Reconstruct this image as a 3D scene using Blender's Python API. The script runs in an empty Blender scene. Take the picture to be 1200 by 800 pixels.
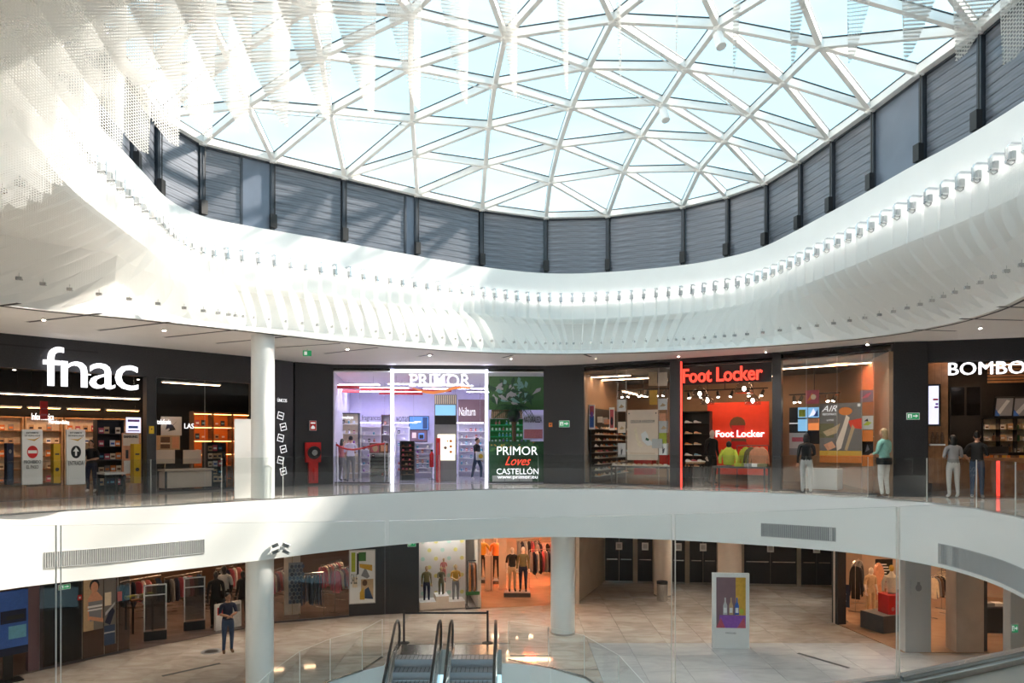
import bpy, bmesh, math, random
from mathutils import Vector, Matrix
from mathutils.geometry import delaunay_2d_cdt
random.seed(11)
R_ = math.radians
scene = bpy.context.scene
C = scene.collection

# ------------------------------------------------------------------ camera
cam = bpy.data.cameras.new('camera')
cam.lens = 24; cam.sensor_width = 36; cam.shift_y = 117 / 1200
cam.clip_start = .05; cam.clip_end = 500
camo = bpy.data.objects.new('camera', cam); C.objects.link(camo)
camo.location = (0, 0, 1.5); camo.rotation_euler = (R_(90), 0, 0)
scene.camera = camo

# ------------------------------------------------------------------ sky, sun, exposure
world = bpy.data.worlds.new('sky'); scene.world = world; world.use_nodes = True
wn = world.node_tree.nodes; wl = world.node_tree.links
bgn = wn['Background']
tc = wn.new('ShaderNodeTexCoord'); ns = wn.new('ShaderNodeTexNoise'); mp = wn.new('ShaderNodeMapping')
mp.inputs['Scale'].default_value = (1.2, 2.6, 4.5)
wl.new(tc.outputs['Generated'], mp.inputs['Vector']); wl.new(mp.outputs['Vector'], ns.inputs['Vector'])
ns.inputs['Scale'].default_value = 1.6; ns.inputs['Detail'].default_value = 5; ns.inputs['Roughness'].default_value = .55
cr = wn.new('ShaderNodeValToRGB'); wl.new(ns.outputs['Fac'], cr.inputs['Fac'])
cr.color_ramp.elements[0].position = .42; cr.color_ramp.elements[0].color = (.49, .83, 1.0, 1)
cr.color_ramp.elements[1].position = .66; cr.color_ramp.elements[1].color = (.70, .91, 1.0, 1)
wl.new(cr.outputs['Color'], bgn.inputs['Color']); bgn.inputs['Strength'].default_value = .72
sun = bpy.data.lights.new('sun', 'SUN'); sun.energy = 6.5; sun.angle = R_(4); sun.color = (1, .90, .78)
suno = bpy.data.objects.new('sun', sun); C.objects.link(suno)
sdir = Vector((.93, .30, .80)).normalized()
suno.rotation_euler = sdir.to_track_quat('Z', 'Y').to_euler()
vs = scene.view_settings
vs.view_transform = 'Standard'; vs.look = 'None'; vs.gamma = 1; vs.use_curve_mapping = False
vs.exposure = 1.22
scene.cycles.transparent_max_bounces = 40
scene.cycles.max_bounces = 14; scene.cycles.diffuse_bounces = 9; scene.cycles.glossy_bounces = 3
scene.cycles.sample_clamp_indirect = 6

# ------------------------------------------------------------------ projection helpers (plan of the place from sight lines)
F, CX, HY, EYE = 800., 600., 517., 1.5
UP, LOW, CEIL, LCEIL = 0., -4.7, 4.2, -1.42
def at(px, py, D): return Vector(((px - CX) / F * D, D, EYE - (py - HY) / F * D))
def atz(px, py, z): return at(px, py, (EYE - z) * F / (py - HY))
def zp(py, D): return EYE - (py - HY) / F * D

# ------------------------------------------------------------------ materials
MATS = {}
def mat(name, col=(.8, .8, .8), rough=.5, metal=0, emit=0, noise=0, nscale=6, bump=0, spec=.5, ecol=None):
    if name in MATS: return MATS[name]
    m = bpy.data.materials.new(name); m.use_nodes = True
    nt = m.node_tree; b = nt.nodes['Principled BSDF']
    b.inputs['Base Color'].default_value = (*col, 1)
    b.inputs['Roughness'].default_value = rough; b.inputs['Metallic'].default_value = metal
    b.inputs['Specular IOR Level'].default_value = spec
    if emit:
        b.inputs['Emission Color'].default_value = (*(ecol or col), 1); b.inputs['Emission Strength'].default_value = emit
    if noise or bump:
        t = nt.nodes.new('ShaderNodeTexCoord'); n = nt.nodes.new('ShaderNodeTexNoise')
        n.inputs['Scale'].default_value = nscale; n.inputs['Detail'].default_value = 4
        nt.links.new(t.outputs['Object'], n.inputs['Vector'])
        if noise:
            r = nt.nodes.new('ShaderNodeValToRGB')
            r.color_ramp.elements[0].color = (*[c * (1 - noise) for c in col], 1)
            r.color_ramp.elements[1].color = (*[min(1, c * (1 + noise)) for c in col], 1)
            r.color_ramp.elements[0].position = .3; r.color_ramp.elements[1].position = .7
            nt.links.new(n.outputs['Fac'], r.inputs['Fac']); nt.links.new(r.outputs['Color'], b.inputs['Base Color'])
        if bump:
            bp = nt.nodes.new('ShaderNodeBump'); bp.inputs['Strength'].default_value = bump; bp.inputs['Distance'].default_value = .02
            nt.links.new(n.outputs['Fac'], bp.inputs['Height']); nt.links.new(bp.outputs['Normal'], b.inputs['Normal'])
    MATS[name] = m; return m
def glass(name, tint=(.93, .96, .95), ior=1.45, rough=.0, gain=1.0):
    m = bpy.data.materials.new(name); m.use_nodes = True; nt = m.node_tree
    for n in list(nt.nodes): nt.nodes.remove(n)
    o = nt.nodes.new('ShaderNodeOutputMaterial'); mx = nt.nodes.new('ShaderNodeMixShader')
    t = nt.nodes.new('ShaderNodeBsdfTransparent'); g = nt.nodes.new('ShaderNodeBsdfGlossy'); f = nt.nodes.new('ShaderNodeFresnel')
    t.inputs['Color'].default_value = (*tint, 1); g.inputs['Roughness'].default_value = rough
    ge = nt.nodes.new('ShaderNodeNewGeometry'); ma = nt.nodes.new('ShaderNodeMath'); ma.operation = 'MULTIPLY_ADD'   # thin sheet: the same reflectance on both faces
    ma.inputs[1].default_value = 1 / ior - ior; ma.inputs[2].default_value = ior
    nt.links.new(ge.outputs['Backfacing'], ma.inputs[0]); nt.links.new(ma.outputs[0], f.inputs['IOR'])
    ml = nt.nodes.new('ShaderNodeMath'); ml.operation = 'MULTIPLY'; ml.inputs[1].default_value = gain; ml.use_clamp = True
    nt.links.new(f.outputs[0], ml.inputs[0]); nt.links.new(ml.outputs[0], mx.inputs[0])
    nt.links.new(t.outputs[0], mx.inputs[1]); nt.links.new(g.outputs[0], mx.inputs[2]); nt.links.new(mx.outputs[0], o.inputs['Surface'])
    MATS[name] = m; return m

mat('white', (.90, .90, .885), .55, noise=.015, nscale=1.5)
mat('fascia', (.90, .90, .885), .42, noise=.012, nscale=.8)
mat('column', (.88, .88, .86), .35, noise=.01)
mat('soffit', (.86, .825, .785), .6, noise=.02, nscale=2)
mat('recess', (.84, .83, .81), .7, noise=.02)
mat('steel_white', (.90, .885, .86), .4, noise=.02, nscale=3)
mat('gasket', (.02, .022, .025), .5)
mat('black', (.012, .012, .013), .5, noise=.2, nscale=9)
mat('blackgloss', (.01, .01, .012), .12)
mat('facade', (.028, .028, .032), .42, noise=.25, nscale=30)
mat('mullion', (.045, .055, .07), .35, metal=.3, noise=.1)
mat('drumpanel', (.15, .18, .235), .28, metal=.25, noise=.08, nscale=1.5)
mat('ironbox', (.01, .01, .011), .4)
mat('steel', (.55, .55, .55), .25, metal=1, noise=.06, nscale=14)
mat('darksteel', (.09, .09, .095), .3, metal=.8)
mat('chrome', (.75, .75, .76), .12, metal=1)
mat('rubber', (.015, .015, .016), .35)
mat('wood', (.36, .17, .075), .45, noise=.25, nscale=5)
mat('paper', (.86, .86, .85), .6, noise=.01)
mat('plinth', (.07, .07, .075), .5, noise=.1)
mat('red', (.62, .015, .015), .4, noise=.05)
mat('skin', (.52, .29, .19), .5, noise=.04); mat('skin2', (.42, .22, .14), .5, noise=.04)
mat('hair_dark', (.012, .009, .008), .45, noise=.3, nscale=40); mat('hair_fair', (.42, .29, .15), .5, noise=.2, nscale=40)
mat('mannequin', (.72, .62, .54), .35); mat('mannequin_dark', (.02, .02, .022), .3)
mat('green', (.02, .33, .12), .4, emit=.12, ecol=(.03, .5, .2)); mat('signwhite', (.9, .9, .9), .5, emit=.2)
mat('yellow', (.72, .46, .02), .45); mat('orange', (.75, .22, .04), .5)
for k, c in {'navy': (.012, .018, .05), 'jeans': (.035, .065, .13), 'teal': (.25, .52, .46), 'grey': (.25, .25, .26), 'lightgrey': (.55, .55, .55),
             'white_cloth': (.78, .77, .75), 'black_cloth': (.010, .010, .011), 'lime': (.42, .48, .05), 'peach': (.72, .34, .2), 'khaki': (.17, .15, .07),
             'pink': (.6, .2, .2), 'camo': (.13, .12, .07), 'mustard': (.62, .36, .05), 'brown': (.14, .07, .035), 'rose': (.5, .1, .14), 'tan': (.55, .38, .22),
             'blue': (.04, .12, .45), 'cyan': (.15, .42, .6), 'purple': (.25, .09, .42), 'cream': (.82, .70, .52), 'darkgreen': (.02, .09, .035), 'leaf': (.06, .19, .05)}.items():
    mat(k, c, .75, noise=.02 if k in ('lightgrey', 'grey') else .1, nscale=12)
# slatted drum louvre: brushed dark blue metal
def louvre():
    m = mat('louvre', (.14, .17, .22), .3, metal=.3)
    nt = m.node_tree; b = nt.nodes['Principled BSDF']
    t = nt.nodes.new('ShaderNodeTexCoord'); mp = nt.nodes.new('ShaderNodeMapping'); n = nt.nodes.new('ShaderNodeTexNoise'); r = nt.nodes.new('ShaderNodeValToRGB')
    mp.inputs['Scale'].default_value = (.5, 1, 9); n.inputs['Scale'].default_value = 2.2; n.inputs['Detail'].default_value = 5
    nt.links.new(t.outputs['Object'], mp.inputs[0]); nt.links.new(mp.outputs[0], n.inputs['Vector']); nt.links.new(n.outputs['Fac'], r.inputs[0])
    r.color_ramp.elements[0].position = .35; r.color_ramp.elements[0].color = (.095, .103, .125, 1)
    r.color_ramp.elements[1].position = .68; r.color_ramp.elements[1].color = (.205, .225, .265, 1)
    nt.links.new(r.outputs[0], b.inputs['Base Color'])
louvre()
# perforated white sheet of the hanging fins: a hexagonal field of round holes, in the sheet's own x / z
def finmat():
    m = bpy.data.materials.new('fin'); m.use_nodes = True; nt = m.node_tree; N = nt.nodes; L = nt.links
    for n in list(N): N.remove(n)
    o = N.new('ShaderNodeOutputMaterial'); t = N.new('ShaderNodeTexCoord'); s = N.new('ShaderNodeSeparateXYZ'); L.new(t.outputs['Object'], s.inputs[0])
    p = .028
    def mth(op, a, b=None, c=None):
        n = N.new('ShaderNodeMath'); n.operation = op
        for i, v in enumerate((a, b)):
            if v is None: continue
            if isinstance(v, (int, float)): n.inputs[i].default_value = v
            else: L.new(v, n.inputs[i])
        return n.outputs[0]
    def grid(ox, oz):
        fx = mth('MULTIPLY', mth('SUBTRACT', mth('FRACT', mth('ADD', mth('DIVIDE', s.outputs['X'], p * 1.732), 20 + ox)), .5), p * 1.732)
        fz = mth('MULTIPLY', mth('SUBTRACT', mth('FRACT', mth('ADD', mth('DIVIDE', s.outputs['Z'], p), 20 + oz)), .5), p)
        return mth('SQRT', mth('ADD', mth('MULTIPLY', fx, fx), mth('MULTIPLY', fz, fz)))
    hole = mth('LESS_THAN', mth('MINIMUM', grid(0, 0), grid(.5, .5)), .0114)
    d = N.new('ShaderNodeBsdfDiffuse'); d.inputs['Color'].default_value = (.92, .92, .905, 1)
    tl = N.new('ShaderNodeBsdfTranslucent'); tl.inputs['Color'].default_value = (.92, .92, .905, 1)
    mx = N.new('ShaderNodeMixShader'); mx.inputs[0].default_value = .5; L.new(d.outputs[0], mx.inputs[1]); L.new(tl.outputs[0], mx.inputs[2])
    tr = N.new('ShaderNodeBsdfTransparent'); m2 = N.new('ShaderNodeMixShader')
    L.new(hole, m2.inputs[0]); L.new(mx.outputs[0], m2.inputs[1]); L.new(tr.outputs[0], m2.inputs[2]); L.new(m2.outputs[0], o.inputs['Surface'])
    MATS['fin'] = m
finmat()
def tilemat(name, c0, c1, c2, rough, scale=.55, coord='Object', rnd=True, spec=.5):
    m = mat(name, c0, rough, spec=spec); nt = m.node_tree; N = nt.nodes; L = nt.links; b = N['Principled BSDF']
    t = N.new('ShaderNodeTexCoord'); oi = N.new('ShaderNodeObjectInfo'); ad = N.new('ShaderNodeVectorMath'); ad.operation = 'ADD'
    sc = N.new('ShaderNodeVectorMath'); sc.operation = 'SCALE'; sc.inputs['Scale'].default_value = 3.0 if rnd else 0
    L.new(oi.outputs['Random'], sc.inputs[0]); L.new(t.outputs[coord], ad.inputs[0]); L.new(sc.outputs[0], ad.inputs[1])
    mp = N.new('ShaderNodeMapping'); mp.inputs['Rotation'].default_value = (0, 0, .5); mp.inputs['Scale'].default_value = (1, 2.2, 1); L.new(ad.outputs[0], mp.inputs[0])
    n = N.new('ShaderNodeTexNoise'); n.inputs['Scale'].default_value = scale; n.inputs['Detail'].default_value = 6; n.inputs['Distortion'].default_value = 1.1
    L.new(mp.outputs[0], n.inputs['Vector'])
    r = N.new('ShaderNodeValToRGB'); r.color_ramp.elements[0].color = (*c1, 1); r.color_ramp.elements[1].color = (*c2, 1)
    r.color_ramp.elements[0].position = .3; r.color_ramp.elements[1].position = .7
    e = r.color_ramp.elements.new(.5); e.color = (*c0, 1)
    L.new(n.outputs['Fac'], r.inputs[0]); L.new(r.outputs[0], b.inputs['Base Color'])
tilemat('marble', (.52, .45, .39), (.38, .32, .275), (.62, .56, .50), .06, .9)
tilemat('greytile', (.55, .54, .54), (.46, .455, .45), (.62, .61, .60), .07, .9)
tilemat('upfloor', (.52, .48, .44), (.43, .395, .36), (.60, .56, .51), .1, .5, rnd=False)
tilemat('shopfloor', (.20, .19, .18), (.16, .15, .145), (.25, .24, .23), .15, .7, rnd=False)
tilemat('mauvefloor', (.20, .15, .14), (.16, .12, .11), (.25, .19, .175), .15, .7, rnd=False)
tilemat('warmfloor', (.46, .30, .20), (.40, .25, .16), (.52, .36, .25), .12, .7, rnd=False)
tilemat('beigewall', (.55, .45, .36), (.48, .39, .31), (.62, .52, .42), .35, .8, rnd=False)
glass('dome_glass', (.985, .995, 1), 1.12, gain=.5); glass('rail_glass', (.93, .945, .94), 1.45, gain=1.0); glass('near_glass', (.975, .985, .98), 1.4, gain=.5)
glass('shop_glass', (.91, .92, .92), 1.5, gain=1.1); glass('dark_glass', (.42, .42, .43), 1.5, gain=1.0); glass('lens', (.8, .82, .84), 1.5)

# ------------------------------------------------------------------ mesh builder
class MB:
    def __init__(s): s.v = []; s.f = []; s.fm = []; s.mats = []
    def mi(s, m):
        if m not in s.mats: s.mats.append(m)
        return s.mats.index(m)
    def add(s, vs_, fs, m):
        b = len(s.v); s.v += [tuple(v) for v in vs_]; k = s.mi(m)
        for f in fs: s.f.append([b + i for i in f]); s.fm.append(k)
        return s
    def box(s, x0, x1, y0, y1, z0, z1, m, M=None):
        vs_ = [Vector(p) for p in ((x0, y0, z0), (x1, y0, z0), (x1, y1, z0), (x0, y1, z0), (x0, y0, z1), (x1, y0, z1), (x1, y1, z1), (x0, y1, z1))]
        if M is not None: vs_ = [M @ v for v in vs_]
        return s.add(vs_, [(3, 2, 1, 0), (4, 5, 6, 7), (0, 1, 5, 4), (1, 2, 6, 5), (2, 3, 7, 6), (3, 0, 4, 7)], m)
    def prism(s, pts, y0, y1, m, M=None):          # outline in x,z extruded along y (front = y0)
        n = len(pts); vs_ = [Vector((x, y0, z)) for x, z in pts] + [Vector((x, y1, z)) for x, z in pts]
        if M is not None: vs_ = [M @ v for v in vs_]
        return s.add(vs_, [list(range(n)), list(range(2 * n - 1, n - 1, -1))] + [(i, n + i, n + (i + 1) % n, (i + 1) % n) for i in range(n)], m)
    def slab(s, pts, z0, z1, m):                   # outline in x,y extruded along z
        n = len(pts); vs_ = [(x, y, z0) for x, y in pts] + [(x, y, z1) for x, y in pts]
        return s.add(vs_, [list(range(n - 1, -1, -1)), list(range(n, 2 * n))] + [(i, (i + 1) % n, n + (i + 1) % n, n + i) for i in range(n)], m)
    def cyl(s, p0, p1, r0, r1=None, n=12, m='white', caps=True):
        return s.tube([p0, p1], [r0, r0 if r1 is None else r1], n, m, caps)
    def tube(s, path, rad, n=8, m='white', caps=True, sq=1.0):
        path = [Vector(p) for p in path]; rad = rad if isinstance(rad, (list, tuple)) else [rad] * len(path)
        vs_ = []; ref = None
        for i, p in enumerate(path):
            t = (path[min(i + 1, len(path) - 1)] - path[max(i - 1, 0)]).normalized()
            if ref is None: ref = Vector((1, 0, 0)) if abs(t.x) < .8 else Vector((0, 1, 0))
            a = (ref - t * ref.dot(t)).normalized(); b = t.cross(a); ref = a
            for k in range(n):
                q = 2 * math.pi * k / n; vs_.append(p + a * math.cos(q) * rad[i] + b * math.sin(q) * rad[i] * sq)
        fs = [(i * n + k, i * n + (k + 1) % n, (i + 1) * n + (k + 1) % n, (i + 1) * n + k) for i in range(len(path) - 1) for k in range(n)]
        if caps: fs += [list(range(n - 1, -1, -1)), [(len(path) - 1) * n + k for k in range(n)]]
        return s.add(vs_, fs, m)
    def lathe(s, prof, n=12, m='white', c=(0, 0, 0)):
        vs_ = [(c[0] + r * math.cos(2 * math.pi * k / n), c[1] + r * math.sin(2 * math.pi * k / n), c[2] + z) for r, z in prof for k in range(n)]
        fs = [(i * n + k, i * n + (k + 1) % n, (i + 1) * n + (k + 1) % n, (i + 1) * n + k) for i in range(len(prof) - 1) for k in range(n)]
        return s.add(vs_, fs + [list(range(n - 1, -1, -1)), [(len(prof) - 1) * n + k for k in range(n)]], m)
    def ell(s, c, r, m, n=12, k=8, M=None):
        vs_ = []
        for j in range(k + 1):
            th = math.pi * j / k
            for i in range(n):
                ph = 2 * math.pi * i / n
                v = Vector((c[0] + r[0] * math.sin(th) * math.cos(ph), c[1] + r[1] * math.sin(th) * math.sin(ph), c[2] + r[2] * math.cos(th)))
                vs_.append(M @ v if M is not None else v)
        return s.add(vs_, [(j * n + i, (j + 1) * n + i, (j + 1) * n + (i + 1) % n, j * n + (i + 1) % n) for j in range(k) for i in range(n)], m)
    def data(s, name, smooth=False):
        me = bpy.data.meshes.new(name); me.from_pydata(s.v, [], s.f)
        for m in s.mats: me.materials.append(MATS[m])
        me.polygons.foreach_set('material_index', s.fm); me.update()
        if smooth:
            me.polygons.foreach_set('use_smooth', [True] * len(me.polygons)); me.set_sharp_from_angle(angle=R_(38))
        return me
    def build(s, name, parent=None, loc=(0, 0, 0), rz=0, smooth=False):
        return obj(name, s.data(name, smooth), parent, loc, rz)
def obj(name, me, parent=None, loc=(0, 0, 0), rz=0):
    o = bpy.data.objects.new(name, me); C.objects.link(o); o.location = loc; o.rotation_euler = (0, 0, rz)
    if parent is not None: o.parent = parent
    return o
def tag(o, label, cat, group=None, kind=None):
    o['label'] = label; o['category'] = cat
    if group: o['group'] = group
    if kind: o['kind'] = kind
    return o
def thing(name, label, cat, loc=(0, 0, 0), rz=0, group=None):
    return tag(obj(name, None, None, loc, rz), label, cat, group)
def struct(o, label=None):
    o['kind'] = 'structure'
    if label: o['label'] = label
    return o
def sempty(name, label=None): return struct(obj(name, None), label)
def dup(root, loc=None, rz=None, label=None, scale=None):
    r = root.copy(); C.objects.link(r)
    if loc is not None: r.location = loc
    if rz is not None: r.rotation_euler = (0, 0, rz)
    if label: r['label'] = label
    if scale: r.scale = (scale,) * 3
    for ch in list(root.children):
        c = ch.copy(); C.objects.link(c); c.parent = r
        for g in list(ch.children):
            d = g.copy(); C.objects.link(d); d.parent = c
    return r

# ------------------------------------------------------------------ plan curves
def catmull(P, per):
    out = []; n = len(P)
    for i in range(n):
        p0, p1, p2, p3 = (Vector(P[(i + k - 1) % n]) for k in range(4))
        for j in range(per):
            t = j / per
            out.append(.5 * ((2 * p1) + (p2 - p0) * t + (2 * p0 - 5 * p1 + 4 * p2 - p3) * t * t + (3 * p1 - p0 - 3 * p2 + p3) * t ** 3))
    return out
def resample(P, step):
    n = len(P); cum = [0]
    for i in range(n): cum.append(cum[-1] + (P[(i + 1) % n] - P[i]).length)
    k = max(3, round(cum[-1] / step)); out = []; j = 0
    for i in range(k):
        d = cum[-1] * i / k
        while cum[j + 1] < d: j += 1
        out.append(P[j].lerp(P[(j + 1) % n], (d - cum[j]) / (cum[j + 1] - cum[j])))
    return out
# edge of the void (clockwise from the left): floor edge, soffit edge
QK = [(-10.1, 13.5), (-8.3, 15.0), (-6.4, 16.7), (-4.5, 18.5), (-1.9, 20.2), (1.2, 21.0), (4.3, 20.5), (7.0, 19.35), (9.05, 17.9), (9.95, 16.1), (9.95, 14.2), (9.45, 12.4),
      (8.8, 10.5), (7.6, 8.2), (5.6, 6.0), (2.8, 4.44), (.7, 3.76), (-2.5, 3.3), (-5.5, 3.6), (-8.3, 5.2), (-10.2, 8.0), (-10.9, 11.0)]
Q = resample(catmull(QK, 12), .4)
# the ceiling edge follows the floor edge but steps back over the near gallery
QCK = QK[:12] + [(9.2, 10.3), (8.3, 7.6), (6.3, 5.0), (3.4, 3.3), (.9, 2.7), (-2.6, 2.5), (-5.8, 2.9), (-8.6, 4.8), (-10.4, 7.8), (-10.9, 11.0)]
QC = resample(catmull(QCK, 12), .4)
# skylight drum: one key point for each mullion; those in view read off the photograph's sight lines at the height of the ring beam
ZR, ZLIP, ZW = 9.3, 7.2, 5.65
RPX = [(124, 40), (160, 90), (188, 130), (238, 161), (320, 182), (404, 202), (489, 223), (565, 240), (640, 250), (712, 248), (800, 237), (851, 225), (896, 209), (935, 184), (972, 157), (1020, 122), (1077, 78), (1145, 29)]
RK = [atz(x, y, ZR).to_2d() for x, y in RPX]
RK += [Vector(p) for p in ((8.75, 10.8), (8.3, 8.6), (7.2, 6.7), (5.4, 5.3), (3.2, 4.6), (1.0, 4.95), (-1.2, 5.45), (-3.3, 6.1), (-5.2, 7.2), (-6.6, 9.0), (-7.4, 11.0))]
RC = catmull(RK, 10)
for _ in range(6): RC = [(RC[i - 1] + RC[i] * 2 + RC[(i + 1) % len(RC)]) / 4 for i in range(len(RC))]
def inward(P, i):
    t = (P[(i + 1) % len(P)] - P[i - 1]).normalized(); return Vector((t.y, -t.x))   # clockwise loop
def hitQ(p, n):                                    # signed distance along n from p to the void edge, nearest crossing
    best = None
    for i in range(len(QC)):
        a, b = QC[i], QC[(i + 1) % len(QC)]; d = b - a
        den = n.x * d.y - n.y * d.x
        if abs(den) < 1e-9: continue
        w = a - p; s = (w.x * d.y - w.y * d.x) / den; u = (w.x * n.y - w.y * n.x) / den
        if -1e-6 <= u <= 1 + 1e-6 and (best is None or abs(s) < abs(best)): best = s
    return best if best is not None else 0
# ------------------------------------------------------------------ shell of the building
BX0, BX1, BY0, BY1 = -26., 26., -9., 42.
CEN = Vector((0, 12.5))
def outbox(p, c=CEN):
    d = p - c; ks = []
    if d.x: ks.append(((BX1 if d.x > 0 else BX0) - c.x) / d.x)
    if d.y: ks.append(((BY1 if d.y > 0 else BY0) - c.y) / d.y)
    return c + d * min(k for k in ks if k > 0)
def annulus(name, loop, z, m, down=False, c=CEN, t=.0):
    n = len(loop); b = MB(); mid = [p.lerp(outbox(p, c), .35) for p in loop]
    V = [(p.x, p.y, z) for p in loop] + [(p.x, p.y, z) for p in mid] + [(q.x, q.y, z) for q in (outbox(p, c) for p in loop)]
    fs = []
    for r in (0, n):
        for i in range(n):
            j = (i + 1) % n; f = (r + i, r + n + i, r + n + j, r + j); fs.append(f if down else f[::-1])
    cor = []
    for (cx, cy) in ((BX0, BY0), (BX1, BY0), (BX1, BY1), (BX0, BY1)):   # fill the corners of the box
        for i in range(n):
            a = Vector(V[2 * n + i][:2]); b2 = Vector(V[2 * n + (i + 1) % n][:2])
            if abs(a.x - b2.x) > 1e-4 and abs(a.y - b2.y) > 1e-4 and min(abs(a.x - cx), abs(b2.x - cx)) < 1e-3 and min(abs(a.y - cy), abs(b2.y - cy)) < 1e-3:
                V.append((cx, cy, z)); cor.append((2 * n + i, 2 * n + (i + 1) % n, len(V) - 1))
    b.add(V, fs + cor, m); return struct(b.build(name))
annulus('floor_upper', Q, UP, 'upfloor')['label'] = 'polished stone floor of the upper gallery'
annulus('ceiling_gallery', QC, CEIL, 'soffit', True)['label'] = 'beige flat ceiling above the upper gallery'
annulus('ceiling_lower', Q, LCEIL, 'white', True)['label'] = 'white ceiling of the lower floor under the gallery'
b = MB(); b.box(BX0 - .3, BX0, BY0, BY1, -10, 10, 'white'); struct(b.build('wall_left'))
b = MB(); b.box(BX1, BX1 + .3, BY0, BY1, -10, 10, 'white'); struct(b.build('wall_right'))
b = MB(); b.box(BX0, BX1, BY0 - .3, BY0, -10, 10, 'white'); struct(b.build('wall_back'))
b = MB(); b.box(BX0, BX1, BY1, BY1 + .3, -10, 10, 'white'); struct(b.build('wall_front'))
def band(name, prof, m, loop=Q, smooth=True):      # profile of (inward offset, z) swept round a loop
    n = len(loop); k = len(prof); V = []
    for i in range(n):
        nn = inward(loop, i)
        for (s, z) in prof: p = loop[i] + nn * s; V.append((p.x, p.y, z))
    b = MB(); b.add(V, [(i * k + j, i * k + j + 1, ((i + 1) % n) * k + j + 1, ((i + 1) % n) * k + j) for i in range(n) for j in range(k - 1)], m)
    return b.build(name, smooth=smooth)
struct(band('trim_fascia', [(-.12, .0), (-.12, .035), (.0, .035), (.0, LCEIL - .02), (-.25, LCEIL - .02), (-.25, LCEIL)], 'fascia'), 'curved white fascia round the edge of the upper gallery')
struct(band('trim_ceiling_track', [(-.16, CEIL - .004), (-.16, CEIL - .012), (-.11, CEIL - .012), (-.11, CEIL - .004)], 'gasket', QC), 'thin black track line along the edge of the gallery ceiling')

# ------------------------------------------------------------------ white ring under the skylight drum: lip, upright band, recess down to the ceiling edge
RS = resample(RC, .42); NR = len(RS)
RN = [inward(RS, i) for i in range(NR)]
RE = [max(-3.6, min(3.2, hitQ(RS[i], RN[i]))) for i in range(NR)]
for _ in range(5): RE = [(RE[i - 1] + 2 * RE[i] + RE[(i + 1) % NR]) / 4 for i in range(NR)]
V = []; fs = []
for i in range(NR):
    e = hitQ(RS[i], RN[i]); o = min(-.55, RE[i] - .35)
    for s, z in ((-.45, ZLIP), (.2, ZLIP), (.2, ZW), (.1, ZW - .03)):
        p = RS[i] + RN[i] * s; V.append((p.x, p.y, z))
    for s, z in ((o, ZW - .05), (o - .05, CEIL + .5)):
        p = RS[i] + RN[i] * s; V.append((p.x, p.y, z))
    p = RS[i] + RN[i] * e; V.append((p.x, p.y, CEIL))
b = MB(); K = 7
b.add(V, [(i * K + j, i * K + j + 1, ((i + 1) % NR) * K + j + 1, ((i + 1) % NR) * K + j) for i in range(NR) for j in range(3)], 'white')
ring = struct(b.build('trim_ring', smooth=True), 'smooth white upright band below the dark skylight drum')
b = MB(); b.add(V, [(i * K + j, i * K + j + 1, ((i + 1) % NR) * K + j + 1, ((i + 1) % NR) * K + j) for i in range(NR) for j in range(3, 6)], 'recess')
struct(b.build('trim_recess', smooth=True), 'grey recess behind the hanging fins')

# ------------------------------------------------------------------ hanging perforated fins, one object each
mat('ring_fill', (1, .96, .9), .5, emit=16)  # added glow on the fin hangers, brightens the white ring
bk = MB()                                          # acrylic and wire hanger at the head of a fin
for x in (-.012, .012):
    bk.tube([(.20, x, 6.46), (.46, x, 6.46), (.50, x, 6.40), (.50, x, 6.16), (.42, x, 6.12), (.36, x, 6.16), (.36, x, 6.36)], .011, 5, 'chrome')
bk.box(.2, .44, -.05, .05, 6.47, 6.485, 'lens'); bk.box(.37, .49, -.06, .06, 6.19, 6.21, 'steel')
bk.box(.42, .425, -.05, .05, 6.22, 6.34, 'ring_fill'); bk.box(.425, .44, -.055, .055, 6.215, 6.345, 'lightgrey'); bk.box(.37, .44, -.06, -.055, 6.215, 6.345, 'lightgrey'); bk.box(.37, .44, .055, .06, 6.215, 6.345, 'lightgrey'); bk.box(.37, .44, -.06, .06, 6.21, 6.215, 'lightgrey')  # added glow plate facing the band, with cheeks that hide it
BRK = bk.data('hanger'); lk = MB(); lk.box(-.05, .05, -.03, .03, -.04, .02, 'steel'); lk.cyl((0, 0, .02), (0, 0, .09), .006, n=5, m='steel'); LCLIP = lk.data('clip')
def smooth01(t): t = max(0, min(1, t)); return t * t * (3 - 2 * t)
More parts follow.
